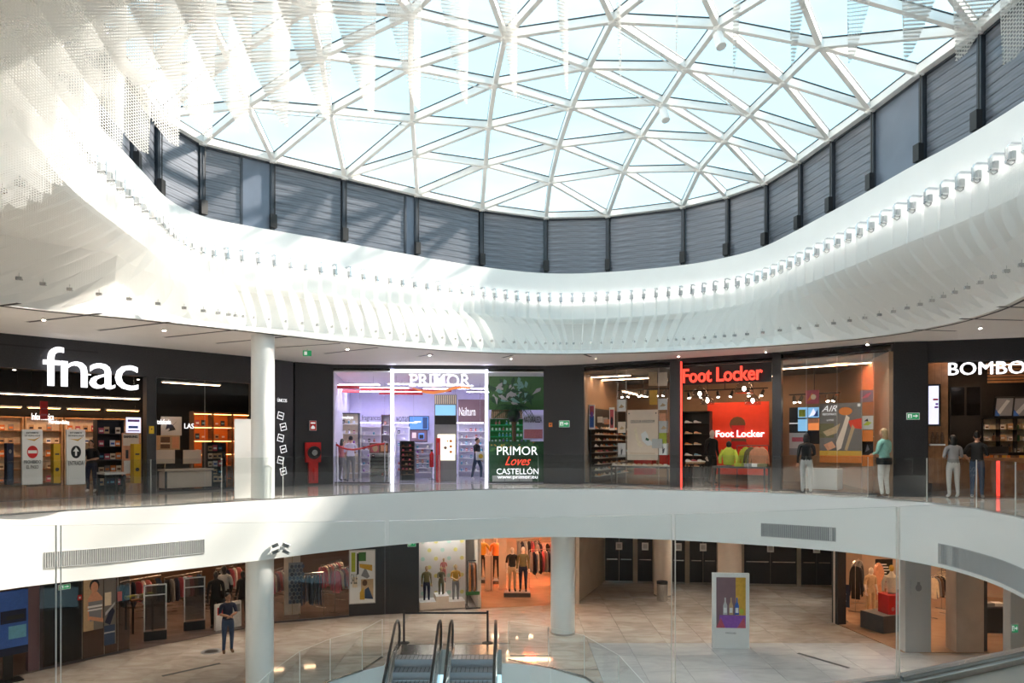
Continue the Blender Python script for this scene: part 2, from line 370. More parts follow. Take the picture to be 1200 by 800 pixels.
for i in range(NR):
    p, n, e = RS[i], RN[i], RE[i]
    near = smooth01((11.5 - p.y) / 4.0)
    zt = CEIL + .06; ZT = 6.42; K = 15; inn = []; out = []
    for k in range(K):
        t = k / (K - 1); z = ZT + (zt - ZT) * t
        d = max(0, (ZW - z) / (ZW - zt))
        so = .205 if z > ZW else .205 + (e * .92 - .205) * d ** 1.15          # back edge: on the band, then down the recess
        w = .30 if z > ZW else .30 + .34 * math.sin(math.pi * min(1, d * 1.0) ** .8) * (1 if e > 0 else .8)
        if d > .85: w *= 1 - .75 * ((d - .85) / .15) ** 2
        si = so + w
        sn = .40 - .06 * d; wn_ = 2.0 * (1 - t) ** .8 + .10                  # over the near gallery they hang as upright blades
        si = si * (1 - near) + sn * near; so = so * (1 - near) + (sn - wn_) * near
        out.append((so, z)); inn.append((si, z))
    P2 = inn + out[::-1]; th = .004
    b = MB(); V = [(x, -th, z) for x, z in inn] + [(x, -th, z) for x, z in out] + [(x, th, z) for x, z in inn] + [(x, th, z) for x, z in out]
    fs = []
    for k in range(K - 1):
        fs += [(k, k + 1, K + k + 1, K + k), (2 * K + k, 3 * K + k, 3 * K + k + 1, 2 * K + k + 1), (k, 2 * K + k, 2 * K + k + 1, k + 1)]
    b.add(V, fs, 'fin')
    f = b.build('hanging_fin', None, (p.x, p.y, 0), math.atan2(n.y, n.x))
    tag(f, 'white perforated sheet fin hanging upright in the ring round the skylight', 'fin', 'perforated fins round the skylight ring')
    h = obj('hanger', BRK, f)
    if p.y > 8: obj('clip', LCLIP, f, (inn[-3][0] - .12, 0, inn[-3][1]))

# ------------------------------------------------------------------ dark drum wall of louvres between ring and skylight
drum = sempty('wall_drum', 'dark blue grey louvred wall between the white ring and the skylight')
NK = len(RK); RKo = []
for i in range(NK):
    t = (RK[(i + 1) % NK] - RK[i - 1]).normalized(); RKo.append(RK[i] - Vector((t.y, -t.x)) * .12)
MUL = MB(); MUL.box(-.055, .055, -.09, .06, ZLIP - .1, ZR - .05, 'mullion'); MULD = MUL.data('mullion')
CB = MB(); CB.box(-.085, .085, -.2, -.08, ZLIP + .12, ZLIP + .48, 'ironbox'); CB.cyl((.05, -.13, ZLIP + .4), (.05, -.13, ZR - .1), .014, n=6, m='ironbox'); CB.cyl((-.05, -.13, ZLIP), (-.05, -.13, ZLIP + .2), .014, n=6, m='ironbox'); CBD = CB.data('cable_box')
for i in range(NK):
    a, c = RKo[i], RKo[(i + 1) % NK]; w = (c - a).length; ang = math.atan2((c - a).y, (c - a).x)
    m = (a + c) / 2; bay = MB()
    x0, x1 = -w / 2 + .05, w / 2 - .05
    split = {3: (x0, .1), 5: (x0, x1 - .32), 15: None, 26: None}.get(i, (x0, x1))
    bay.box(x0, x1, .05, .1, ZLIP - .1, ZR, 'mullion'); bay.box(x0, x1, -.04, .05, ZR - .22, ZR - .02, 'mullion'); bay.box(x0, x1, -.03, .05, ZLIP - .1, ZLIP + .06, 'mullion')
    bo = bay.build('louvre_bay', drum, (m.x, m.y, 0), ang)
    ns_ = 9; zs0, zs1 = ZLIP + .06, ZR - .22; hh = (zs1 - zs0) / ns_
    if split:
        sb = MB(); L2 = (split[1] - split[0]) / 2 - .03
        sb.add([(-L2, -.014, 0), (L2, -.014, 0), (L2, -.006, hh * .985), (-L2, -.006, hh * .985), (-L2, .04, 0), (L2, .04, 0), (L2, .04, hh * .975), (-L2, .04, hh * .975)],
               [(0, 1, 2, 3), (5, 4, 7, 6), (0, 4, 5, 1), (3, 2, 6, 7), (0, 3, 7, 4), (1, 5, 6, 2)], 'louvre')
        sd = sb.data('slat')
        for k in range(ns_): obj('slat', sd, bo, ((split[0] + split[1]) / 2, 0, zs0 + k * hh))
        if split[1] < x1 - .1:
            pb = MB(); pb.box(split[1] + .03, x1, -.02, .05, zs0, zs1, 'drumpanel'); pb.box(split[1] - .03, split[1] + .03, -.05, .05, zs0, zs1, 'mullion'); pb.build('blank_panel', bo)
    else:
        pb = MB(); pb.box(x0, x1, -.02, .05, zs0, zs1, 'drumpanel'); pb.build('blank_panel', bo)
    t = (RK[(i + 1) % NK] - RK[i - 1]); aa = math.atan2(t.y, t.x)
    mo = obj('mullion', MULD, drum, (a.x, a.y, 0), aa)
    obj('cable_box', CBD, mo)

# ------------------------------------------------------------------ triangulated glass skylight
DCX, DCY, DA, DB, RISE = .3, 13.9, 8.7, 9.6, 1.55
def zdome(x, y): return ZR + RISE * max(0, 1 - ((x - DCX) / DA) ** 2 - ((y - DCY) / DB) ** 2)
def ondome(px, py):
    D = 15.
    for _ in range(60):
        p = at(px, py, D); D += .6 * ((zdome(p.x, p.y) - EYE) * F / (HY - py) - D)
    return at(px, py, D).to_2d()
NPX = [(241, 9), (268, 64), (290, 118), (363, 3), (376, 60), (387, 126), (482, 10), (481, 74), (483, 136), (486, 177), (592, 37), (580, 93), (573, 143), (569, 189),
       (718, 18), (690, 73), (670, 120), (655, 166), (645, 209), (841, 24), (804, 74), (777, 115), (752, 154), (731, 196), (961, 47), (918, 90), (879, 128), (849, 159), (820, 194)]
NPX = [p for p in NPX if p != (645, 209)] + [(645, 209)]
nodes = [p.copy() for p in RK]; inner = [ondome(x, y) for x, y in NPX]
nodes += inner
def inside(p, P):
    c = False; n = len(P)
    for i in range(n):
        a, b_ = P[i], P[i - 1]
        if (a.y > p.y) != (b_.y > p.y) and p.x < (b_.x - a.x) * (p.y - a.y) / (b_.y - a.y) + a.x: c = not c
    return c
ymin = [p.y for p in inner]
for r in range(12):
    for k in range(-8, 9):
        p = Vector((DCX + k * 2.0 + (r % 2) * 1.0, 14.6 - r * 1.75))
        if inside(p, RK) and min((p - q).length for q in nodes) > 1.45 and not any(abs(p.x - q.x) < 2.2 and p.y > q.y + .3 for q in inner): nodes.append(p)
tri = delaunay_2d_cdt(nodes, [(i, (i + 1) % NK) for i in range(NK)], [list(range(NK))], 1, 1e-5)
vv, ee, ff = tri[0], tri[1], tri[2]
V3 = [Vector((p.x, p.y, zdome(p.x, p.y) if j >= NK else ZR)) for j, p in enumerate(vv)]
sky = sempty('ceiling_skylight', 'shallow triangulated white steel and glass dome over the void')
edges = set()
for f in ff:
    n = len(f)
    for k in range(n): edges.add(tuple(sorted((f[k], f[(k + 1) % n]))))
def beam(a, c, w, d, name, up=Vector((0, 0, 1))):
    v = c - a; L = v.length; x = v.normalized(); y = up.cross(x).normalized(); z = x.cross(y)
    M = Matrix((x, y, z)).transposed().to_4x4(); M.translation = (a + c) / 2
    b = MB(); b.box(-L / 2, L / 2, -w / 2, w / 2, -d, 0, 'steel_white'); o = b.build(name, sky); o.matrix_world = M
    g = MB(); g.box(-L / 2 + .05, L / 2 - .05, -w / 2 - .008, w / 2 + .008, .0, .03, 'gasket'); go = g.build('gasket', o)
    return o
cond = [((580, 93), (670, 120)), ((592, 37), (690, 73)), ((690, 73), (777, 115)), ((718, 18), (804, 74)), ((804, 74), (879, 128)), ((290, 118), (387, 126)), ((387, 126), (483, 136)), ((481, 74), (580, 93))]
for (i, j) in edges:
    rim = i < NK and j < NK and (abs(i - j) in (1, NK - 1))
    beam(V3[i], V3[j], .16 if rim else .11, .17, 'ring_beam' if rim else 'beam')
def proj(p): return (CX + F * p.x / p.y, HY - F * (p.z - EYE) / p.y)
for a, c in cond:
    pa = ondome(*a); pc = ondome(*c)
    A3 = Vector((pa.x, pa.y, zdome(*pa) - .27)); C3 = Vector((pc.x, pc.y, zdome(*pc) - .27))
    b = MB(); b.cyl(A3.lerp(C3, .08), A3.lerp(C3, .95), .014, n=6, m='steel_white')
    for t in (.3, .62): q = A3.lerp(C3, t); b.cyl(q, q + Vector((0, 0, .12)), .01, n=5, m='steel_white')
    b.build('conduit', sky)
HUB = MB(); HUB.lathe([(.08, -.21), (.10, -.19), (.10, -.02)], 10, 'steel_white'); HUBD = HUB.data('node_hub', True)
for p in V3: obj('node_hub', HUBD, sky, p)
for f in ff:
    for k in range(1, len(f) - 1):
        A_, B_, C_ = (V3[f[q]] + Vector((0, 0, .03)) for q in (0, k, k + 1)); c = (A_ + B_ + C_) / 3
        ps = [q + (c - q) * .02 - c for q in (A_, B_, C_)]; up = Vector((0, 0, .012))
        b = MB(); b.add(ps, [(0, 1, 2)], 'dome_glass'); b.build('pane', sky, c)
sp = MB(); sp.cyl((0, 0, 0), (0, 0, -.12), .02, n=6, m='steel_white'); sp.cyl((0, 0, -.1), (.05, -.1, -.42), .1, .11, 14, 'steel_white'); sp.cyl((.05, -.1, -.42), (.051, -.102, -.425), .08, n=14, m='paper')
SPD = sp.data('spotlight', True)
for q, lab in (((841, 24), 'white cylinder spotlight under a dome joint, high beside the ring of fins'), ((777, 115), 'white cylinder spotlight under a dome joint above the middle of the void')):
    p = ondome(*q); tag(obj('dome_spotlight', SPD, None, (p.x, p.y, zdome(*p) - .2)), lab, 'spotlight')
# ------------------------------------------------------------------ helpers for fronts, fittings and figures
class Seg:
    def __init__(s, a, b):
        s.a = Vector(a); s.b = Vector(b); s.d = (s.b - s.a).normalized(); s.n = Vector((-s.d.y, s.d.x)); s.rz = math.atan2(s.d.y, s.d.x)
    def P(s, px, v=0):
        r = Vector(((px - CX) / F, 1)); a = s.a + s.n * v
        den = r.x * s.d.y - r.y * s.d.x
        t = (a.x * s.d.y - a.y * s.d.x) / den
        return r * t
    def z(s, px, py, v=0): return zp(py, s.P(px, v).y)
    def rect(s, x0, y0, x1, y1, v=0):              # sight-line rectangle -> centre, foot height, width, height on the plane v behind the front
        p, q = s.P(x0, v), s.P(x1, v); m = (p + q) / 2
        return m, zp(y1, m.y), (q - p).length, (y1 - y0) / F * m.y
def put(o, parent):
    o.parent = parent; o.matrix_parent_inverse = parent.matrix_basis.inverted(); return o
def sb(name, parent, S, x0, x1, z0, z1, m, v=0, t=.2):  # upright slab along a front
    p, q = S.P(x0, v), S.P(x1, v); c = (p + q) / 2; w = (q - p).length
    b = MB(); b.box(-w / 2, w / 2, 0, t, z0, z1, m); o = b.build(name, None, (c.x, c.y, 0), S.rz)
    if parent is not None: put(o, parent)
    return o
TCACHE = {}
def textdata(body, w, h, m, depth=.02, off=0., sp=1., italic=0.):
    cu = bpy.data.curves.new('text', 'FONT'); cu.body = body; cu.offset = off; cu.space_character = sp; cu.extrude = .05; cu.shear = italic; cu.resolution_u = 3; cu.align_x = 'CENTER'
    o = bpy.data.objects.new('text', cu); C.objects.link(o)
    me = bpy.data.meshes.new_from_object(o.evaluated_get(bpy.context.evaluated_depsgraph_get())); bpy.data.objects.remove(o); bpy.data.curves.remove(cu)
    xs = [v.co.x for v in me.vertices]; ys = [v.co.y for v in me.vertices]; zs = [v.co.z for v in me.vertices]
    x0, x1, y0, y1, z0, z1 = min(xs), max(xs), min(ys), max(ys), min(zs), max(zs)
    for v in me.vertices:
        x, y, z = v.co; v.co = ((x - (x0 + x1) / 2) / (x1 - x0) * w, -(z - z0) / (z1 - z0 + 1e-9) * depth, (y - y0) / (y1 - y0) * h)
    me.materials.clear(); me.materials.append(MATS[m]); return me
def text(name, body, S, x0, y0, x1, y1, v, m, parent=None, label=None, cat='sign', **k):
    c, z, w, h = S.rect(x0, y0, x1, y1, v)
    o = obj(name, textdata(body, w, h, m, **k), None, (c.x, c.y, z), S.rz)
    if parent is not None: put(o, parent)
    else: tag(o, label, cat)
    return o
def rr(u0, w0, u1, w1): return [(u0, w0), (u1, w0), (u1, w1), (u0, w1)]
def el(cu, cw, ru, rw, n=12): return [(cu + ru * math.cos(2 * math.pi * k / n), cw + rw * math.sin(2 * math.pi * k / n)) for k in range(n)]
def poster(name, label, cat, S, x0, y0, x1, y1, v, bg, shapes=(), frame=None, t=.03, group=None, fw=.03):
    c, z, w, h = S.rect(x0, y0, x1, y1, v)
    T = thing(name, label, cat, (c.x, c.y, z), S.rz, group)
    b = MB(); b.box(-w / 2, w / 2, 0, t, 0, h, bg); b.build('board', T)
    if frame:
        b = MB()
        for (a0, a1, c0, c1) in ((-w / 2 - fw, -w / 2, -fw, h + fw), (w / 2, w / 2 + fw, -fw, h + fw), (-w / 2, w / 2, -fw, 0), (-w / 2, w / 2, h, h + fw)): b.box(a0, a1, -.01, t + .01, c0, c1, frame)
        b.build('frame', T)
    if shapes:
        b = MB()
        for i, (m, pts) in enumerate(shapes):
            d = .0015 + .0006 * i
            b.prism([((u - .5) * w, ww * h) for u, ww in pts], -d, -d + .0015, m)
        b.build('print', T)
    return T
mat('lamp_spot', (1, .88, .72), .5, emit=10); mat('paleyellow', (.80, .74, .28), .6); mat('mint', (.55, .80, .74), .6)
def lamp(name, label, m, loc, rz, w, d, t=.05, parent=None, group=None, body='paper', hang=True):
    T = thing(name, label, 'ceiling light', loc, rz, group)
    b = MB(); b.box(-w / 2 - .03, w / 2 + .03, -d / 2 - .03, d / 2 + .03, 0, t, body); b.build('housing', T)
    b = MB(); b.box(-w / 2, w / 2, -d / 2, d / 2, -.012, 0, m); b.build('diffuser', T)
    top = (3.94 if loc[2] > 0 else LCEIL - .03) - loc[2]
    if hang and top > t + .02:
        for s in (-1, 1): b = MB(); b.cyl((s * w * .4, 0, t), (s * w * .4, 0, top), .005, n=4, m='steel'); b.build('hanger', T)
    return T
mat('lamp_warm', (1, .62, .36), .5, emit=13); mat('lamp_white', (1, .95, .9), .5, emit=20); mat('lamp_violet', (.86, .84, 1), .5, emit=9)
mat('lamp_orange', (1, .42, .10), .5, emit=9); mat('led_white', (.92, .93, 1), .5, emit=.8); mat('led_red', (1, .05, .03), .5, emit=.9)
mat('letter_white', (.95, .95, 1), .5, emit=.7); mat('letter_red', (1, .07, .04), .5, emit=.6); mat('letter_soft', (.9, .9, .92), .5, emit=.35); mat('letter_dark', (.05, .05, .06), .5)
mat('screen_blue', (.08, .22, .55), .3, emit=.4); mat('screen_white', (.78, .78, 1), .3, emit=.45); mat('screen_cyan', (.25, .55, .85), .3, emit=.3); mat('screen_orange', (.9, .28, .08), .3, emit=.25)
mat('screen_dark', (.03, .06, .14), .2, emit=.3); mat('lightbox', (1, .93, .75), .3, emit=.5); mat('lavender', (.74, .72, .88), .6, noise=.03); mat('tanwall', (.30, .20, .13), .7, noise=.05)
mat('redwall', (.80, .055, .02), .5, noise=.04); mat('greywall', (.20, .175, .16), .7, noise=.05); mat('warmwhite', (.80, .66, .54), .6, noise=.03); mat('plumwall', (.22, .13, .15), .6, noise=.06)
def room(base, pts, back, wallm, floorm, ceilm, cz, fz, doors=None):
    pts = [Vector(p) for p in pts]; back = [Vector(p) for p in back]
    poly = [(p.x, p.y) for p in pts] + [(p.x, p.y) for p in back[::-1]]
    b = MB(); b.slab(poly, fz - .01, fz + .012, floorm); struct(b.build('floor_' + base))
    b = MB(); b.slab(poly, cz, cz + .04, ceilm); struct(b.build('ceiling_' + base))
    chain = [pts[0]] + back + [pts[-1]]
    for i, (p, q) in enumerate(zip(chain, chain[1:])):
        d = q - p; c = (p + q) / 2; b = MB(); b.box(-d.length / 2, d.length / 2, 0, .12, fz, cz, wallm)
        struct(b.build('wall_' + base + ('_back' if 0 < i < len(chain) - 2 else '_side'), None, (c.x, c.y, 0), math.atan2(d.y, d.x)))
def shelf(name, label, cat, loc, rz, w, d, h, rows, mf, mb_, group=None, back=None, z0=.12, head=None):
    T = thing(name, label, cat, loc, rz, group)
    b = MB(); b.box(-w / 2, w / 2, d - .03, d, 0, h, back or mf); b.build('back_panel', T)
    for s in (-1, 1):
        b = MB(); b.box(s * w / 2 - .015, s * w / 2 + .015, 0, d, 0, h, mf); b.build('side_panel', T)
    zs = []
    for r in range(rows):
        z = z0 + (h - z0 - .05) * r / rows; b = MB(); b.box(-w / 2 + .015, w / 2 - .015, 0, d - .03, z, z + .025, mb_); b.build('shelf_board', T); zs.append(z + .025)
    b = MB(); b.box(-w / 2, w / 2, 0, d, h - .03, h, head or mf); b.build('top_panel', T)
    return T, zs
def stock(T, w, d, zs, protos, name, label, cat, group, step, fill=.92, dep=.3, sc=(.85, 1.1)):
    M = Matrix.Rotation(T.rotation_euler.z, 4, 'Z'); M.translation = T.location
    for z in zs:
        u = -w / 2 + step * .6
        while u < w / 2 - step * .45:
            if random.random() < fill:
                o = obj(name, random.choice(protos), None, M @ Vector((u, d * dep, z + .001)), T.rotation_euler.z + random.uniform(-.08, .08))
                o.scale = (1, 1, random.uniform(*sc)); tag(o, label, cat, group)
            u += step * random.uniform(.95, 1.1)
def P_box(w, d, h, m, m2=None):
    b = MB(); b.box(-w / 2, w / 2, -d / 2, d / 2, 0, h, m)
    if m2: b.box(-w * .36, w * .36, -d / 2 - .002, -d / 2, h * .3, h * .62, m2)
    return b.data('pack')
def P_bottle(r, h, m, cap):
    b = MB(); b.lathe([(r * .8, 0), (r, .01), (r, h * .6), (r * .35, h * .72)], 8, m); b.lathe([(r * .42, h * .72), (r * .42, h)], 8, cap); return b.data('bottle', True)
def P_shoe(up, sole, L=.28):
    b = MB(); sec = []
    for t, wd, hh in ((0, .03, .055), (.06, .036, .085), (.2, .038, .095), (.42, .036, .085), (.62, .042, .055), (.85, .040, .042), (1, .018, .03)):
        sec.append((t * L - L / 2, wd, hh))
    V = []
    for x, wd, hh in sec: V += [(x, -wd, .022), (x, -wd * .85, hh * .6), (x, 0, hh), (x, wd * .85, hh * .6), (x, wd, .022)]
    b.add(V, [(i * 5 + k, i * 5 + k + 1, i * 5 + 6 + k, i * 5 + 5 + k) for i in range(6) for k in range(4)] + [(0, 1, 2, 3, 4), (34, 33, 32, 31, 30)], up)
    V = [];
    for x, wd, hh in sec: V += [(x, -wd * 1.08, 0), (x, -wd * 1.08, .024), (x, wd * 1.08, .024), (x, wd * 1.08, 0)]
    b.add(V, [(i * 4 + k, i * 4 + (k + 1) % 4, i * 4 + 4 + (k + 1) % 4, i * 4 + 4 + k) for i in range(6) for k in range(4)] + [(3, 2, 1, 0), (24, 25, 26, 27)], sole)
    return b.data('sneaker', True)
# ---- figures: one skinned body, head with a face, five-fingered hands
def figure(name, label, cat, loc, rz, H=1.72, top='navy', bottom='jeans', skin='skin', hair='hair_dark', style='short', arms='down', legs='stand', shoes='black', sleeves='short', group=None, faceless=False, neck=None, lean=0, look=0):
    s = H / 1.75; J = {}; E = []
    A = {'down': ((.225, .035, 1.15), (.235, -.05, .90)), 'front': ((.23, -.02, 1.16), (.07, -.26, 1.12)), 'hip': ((.30, .06, 1.18), (.19, -.06, 1.02)), 'reach': ((.22, -.12, 1.2), (.18, -.36, 1.22)), 'fold': ((.235, -.04, 1.18), (.03, -.23, 1.14))}
    def j(n, x, y, z, r, ry=None): J[n] = (Vector((x, y - lean * max(0, z - .95), z)) * s, (r * s, (ry or r) * s))
    j('pelvis', 0, 0, .97, .155, .115); j('waist', 0, 0, 1.12, .135, .10); j('chest', 0, .005, 1.31, .165, .115); j('upper', 0, .01, 1.44, .11, .085); j('neck', 0, 0, 1.53, .05); j('head', 0, -.015, 1.60, .055)
    E += [('pelvis', 'waist'), ('waist', 'chest'), ('chest', 'upper'), ('upper', 'neck'), ('neck', 'head')]
    for sd, sg in (('l', 1), ('r', -1)):
        st = {'stand': 0, 'stride': .16 * sg}[legs]
        j('hip' + sd, .095 * sg, 0, .90, .10); j('knee' + sd, .105 * sg, -.02 - st * .8, .50, .066); j('ank' + sd, .11 * sg, .03 - st, .09, .045); j('toe' + sd, .125 * sg, -.12 - st, .035, .038)
        am = arms if isinstance(arms, str) else arms[0 if sg > 0 else 1]
        e_, w_ = A[am]
        j('sh' + sd, .18 * sg, .01, 1.41, .066); j('el' + sd, e_[0] * sg, e_[1], e_[2], .047); j('wr' + sd, w_[0] * sg, w_[1], w_[2], .032)
        E += [('pelvis', 'hip' + sd), ('hip' + sd, 'knee' + sd), ('knee' + sd, 'ank' + sd), ('ank' + sd, 'toe' + sd), ('upper', 'sh' + sd), ('sh' + sd, 'el' + sd), ('el' + sd, 'wr' + sd)]
    names = list(J); me = bpy.data.meshes.new('fig'); me.from_pydata([J[n][0] for n in names], [(names.index(a), names.index(b_)) for a, b_ in E], [])
    o = bpy.data.objects.new('fig', me); C.objects.link(o)
    o.modifiers.new('skin', 'SKIN').use_smooth_shade = True; sub = o.modifiers.new('sub', 'SUBSURF'); sub.levels = 2
    for k, n in enumerate(names):
        sv = me.skin_vertices[0].data[k]; sv.radius = J[n][1]; sv.use_root = n == 'pelvis'
    ev = bpy.data.meshes.new_from_object(o.evaluated_get(bpy.context.evaluated_depsgraph_get())); bpy.data.objects.remove(o)
    b = MB(); bm_ = {}
    for a, c in E:
        k = a.rstrip('lr') if a not in ('pelvis', 'upper', 'waist', 'chest', 'neck') else a
        if a == 'ankl' or a == 'ankr': m = shoes
        elif a[:3] in ('hip', 'kne') or (a == 'pelvis' and c[:3] == 'hip'): m = bottom
        elif a in ('ell', 'elr'): m = skin if sleeves == 'short' else top
        elif a in ('neck',): m = neck or skin
        elif a == 'upper' and c == 'neck': m = neck or skin
        else: m = top
        bm_[(a, c)] = m
    vs_ = [v.co.copy() for v in ev.vertices]; base = len(b.v); b.v += [tuple(v) for v in vs_]
    for pl in ev.polygons:
        c = pl.center; best = 9; bmx = top
        for (a, c2), m in bm_.items():
            p, q = J[a][0], J[c2][0]; d = q - p; t = max(0, min(1, (c - p).dot(d) / d.dot(d))); dist = (c - p - d * t).length - .5 * (J[a][1][0] * (1 - t) + J[c2][1][0] * t)
            if dist < best: best = dist; bmx = m
        if bmx == top and c.z < .985 * s and abs(c.x) < .2 * s: bmx = bottom
        b.f.append([base + i for i in pl.vertices]); b.fm.append(b.mi(bmx))
    hc = Vector((0, -.025 - lean * .72, 1.655)) * s; HM = Matrix.Translation(hc) @ Matrix.Rotation(look, 4, 'Z')
    def he(c, r, m, n=10, k=7): b.ell([q * s for q in c], [q * s for q in r], m, n, k, HM)
    he((0, 0, .0), (.076, .094, .115), skin, 14, 10); he((0, -.02, -.07), (.052, .062, .05), skin)
    if not faceless:
        he((0, -.098, -.012), (.013, .022, .022), skin, 6, 5)
        for sg in (-1, 1): he((.03 * sg, -.084, .012), (.013, .008, .008), 'hair_dark', 6, 4); he((.077 * sg, .0, -.005), (.012, .022, .032), skin, 6, 5)
        he((0, -.086, -.055), (.024, .008, .006), 'rose', 6, 4)
    for sd, sg in (('l', 1), ('r', -1)):                                    # hands
        w0 = J['wr' + sd][0]; d = (w0 - J['el' + sd][0]).normalized(); side = d.cross(Vector((0, 1, 0)) if abs(d.z) > .7 else Vector((0, 0, 1))).normalized(); nrm = side.cross(d)
        pc = w0 + d * .045 * s
        Mh = Matrix((side, nrm, d)).transposed().to_4x4(); Mh.translation = pc
        b.ell((0, 0, 0), (.042 * s, .02 * s, .055 * s), skin, 8, 6, Mh)
        for fi, (fx, L) in enumerate(((-.030, .062), (-.010, .075), (.010, .080), (.030, .070))):
            p0 = Mh @ Vector((fx * s, 0, .035 * s)); p1 = Mh @ Vector((fx * 1.1 * s, -.008 * s, (.035 + L * .55) * s)); p2 = Mh @ Vector((fx * 1.1 * s, -.026 * s, (.035 + L) * s)); b.tube([p0, p1, p2], [.0095 * s, .0088 * s, .0065 * s], 5, skin)
        b.tube([Mh @ Vector((-.035 * s, 0, -.01 * s)), Mh @ Vector((-.06 * s, -.012 * s, .025 * s)), Mh @ Vector((-.058 * s, -.022 * s, .05 * s))], [.012 * s, .0105 * s, .008 * s], 5, skin)
    T = thing(name, label, cat, loc, rz, group)
    b.build('body', T, smooth=True)
    if style:
        h = MB(); H_ = lambda c, r: h.ell([q * s for q in c], [q * s for q in r], hair, 12, 8, HM)
        H_((0, .018, .03), (.084, .096, .105))
        if style == 'long': H_((0, .06, -.10), (.088, .055, .19))
        if style == 'bun': H_((0, .08, .10), (.05, .05, .05))
        if style == 'hood': H_((0, .03, -.05), (.098, .10, .15))
        h.build('hood' if style == 'hood' else 'hair', T, smooth=True)
    return T
def garment(label, group, loc, rz, m, w=.46, h=.68, name='hoodie', t=.05, hood=True):
    T = thing(name, label, 'garment', loc, rz, group); b = MB()
    pts = [(-.30, .0), (-.30, .55), (-.42, .08), (-.52, .12), (-.42, .80), (-.30, .93), (-.12, 1.0), (0, .95), (.12, 1.0), (.30, .93), (.42, .80), (.52, .12), (.42, .08), (.30, .55), (.30, .0)]
    b.prism([(x * w, z * h - h) for x, z in pts], -t / 2, t / 2, m); b.build('cloth', T)
    if hood:
        b = MB(); b.ell((0, .02, -.02), (.11, .05, .07), m, 8, 6); b.build('hood', T, smooth=True)
    b = MB(); b.tube([(-.17, 0, -.05), (0, 0, .01), (.17, 0, -.05)], .008, 5, 'steel'); b.tube([(0, 0, .0), (0, 0, .05), (.015, 0, .07), (0, 0, .085)], .004, 5, 'steel'); b.build('hanger', T)
    return T
def rack(label, loc, rz, L, h, m='darksteel'):
    T = thing('clothes_rack', label, 'clothes rack', loc, rz); b = MB(); b.cyl((-L / 2, 0, h), (L / 2, 0, h), .014, n=8, m=m); b.build('rail', T)
    for s in (-1, 1):
        b = MB(); b.cyl((s * L / 2, 0, 0), (s * L / 2, 0, h), .014, n=8, m=m); b.cyl((s * L / 2, -.22, .015), (s * L / 2, .22, .015), .014, n=8, m=m); b.build('upright', T)
    return T
def rackful(lab, group, loc, rz, L, h, mats_, n, name='jacket', gh=.75):
    for k in range(n):
        u = -L / 2 + .1 + (L - .2) * k / max(1, n - 1)
        p = Vector(loc) + Vector((math.cos(rz) * u, math.sin(rz) * u, h - .085))
        garment(lab, group, p, rz + R_(90) + random.uniform(-.2, .2), mats_[k % len(mats_)], .46, gh * random.uniform(.9, 1.1), name, .045, False)
def exitsign(S, x0, y0, x1, y1, v, label, hang=False):
    return poster('exit_sign', label, 'exit sign', S, x0, y0, x1, y1, v, 'green', [('signwhite', rr(.08, .2, .40, .85)), ('green', el(.24, .66, .05, .1)), ('green', [(.16, .25), (.22, .6), (.3, .5), (.34, .25)]), ('signwhite', [(.5, .45), (.72, .45), (.72, .25), (.93, .55), (.72, .82), (.72, .62), (.5, .62)])], 'paper', fw=.012)
# ------------------------------------------------------------------ columns and glass balustrades
def column(name, label, x, y, r, z0, z1, m='column'):
    T = thing(name, label, 'column', (x, y, z0)); b = MB(); b.lathe([(r, 0), (r, z1 - z0)], 32, m); b.build('shaft', T, smooth=True)
    b = MB(); b.lathe([(r + .012, 0), (r + .012, .06)], 32, 'steel'); b.build('base_ring', T, smooth=True)
p = at(308, 517, 17.4); column('column', 'round white column rising from the upper gallery beside the grey info totem', p.x, p.y, .285, UP, CEIL)
column('column', 'thick round white column below the gallery vent, by the person in jeans', p.x - .06, p.y - .05, .34, LOW, LCEIL)
p = at(659.5, 517, 22.1); column('column', 'round white column between the clothes shop and the beige stone wall', p.x, p.y, .39, LOW, LCEIL)
p = at(777, 517, 27.5); column('column', 'round beige column with the steel litter bin before it', p.x, p.y, .36, LOW, LCEIL, 'warmwhite')
p = at(855, 517, 26.3); column('column', 'round pale column behind the bottle advertising totem', p.x, p.y, .44, LOW, LCEIL, 'warmwhite')
mat('glass_edge', (.86, .90, .88), .15, emit=0)
def railing(pts, z0, z1, m, label, group, t=.008, gap=.012, name='glass_balustrade', cat='balustrade', shoe=True):
    for a, c in zip(pts, pts[1:]):
        d = c - a; L = d.length - gap; mid = (a + c) / 2; b = MB(); h = z1 - z0
        V = [(-L / 2, -t, 0), (L / 2, -t, 0), (L / 2, t, 0), (-L / 2, t, 0), (-L / 2, -t, h), (L / 2, -t, h), (L / 2, t, h), (-L / 2, t, h)]
        b.add(V, [(0, 1, 5, 4), (2, 3, 7, 6)], m); b.add(V, [(4, 5, 6, 7), (1, 2, 6, 5), (3, 0, 4, 7)], 'glass_edge')
        lab = label(a, c) if callable(label) else label
        T = thing(name, lab, cat, (mid.x, mid.y, z0), math.atan2(d.y, d.x), group(a, c) if callable(group) else group)
        b.build('pane', T)
        if shoe:
            b = MB(); b.box(-L / 2, L / 2, -.03, .03, -.0, .03, 'steel'); b.build('clamp_rail', T)
QF = resample(catmull(QK, 40), .02); k0 = min(range(len(QF)), key=lambda i: (QF[i] - Vector((2.35, 4.25))).length); nq = len(QF)
pn = [QF[(k0 + i * 77) % nq] for i in range(nq // 77 + 1)]
pn = pn + [pn[0]]
pn = [q - inward(QF, min(range(nq), key=lambda i: (QF[i] - q).length)) * .06 for q in pn]
kf = next(i for i, q in enumerate(pn) if q.y > 9); kl = max(i for i, q in enumerate(pn) if q.y > 9)
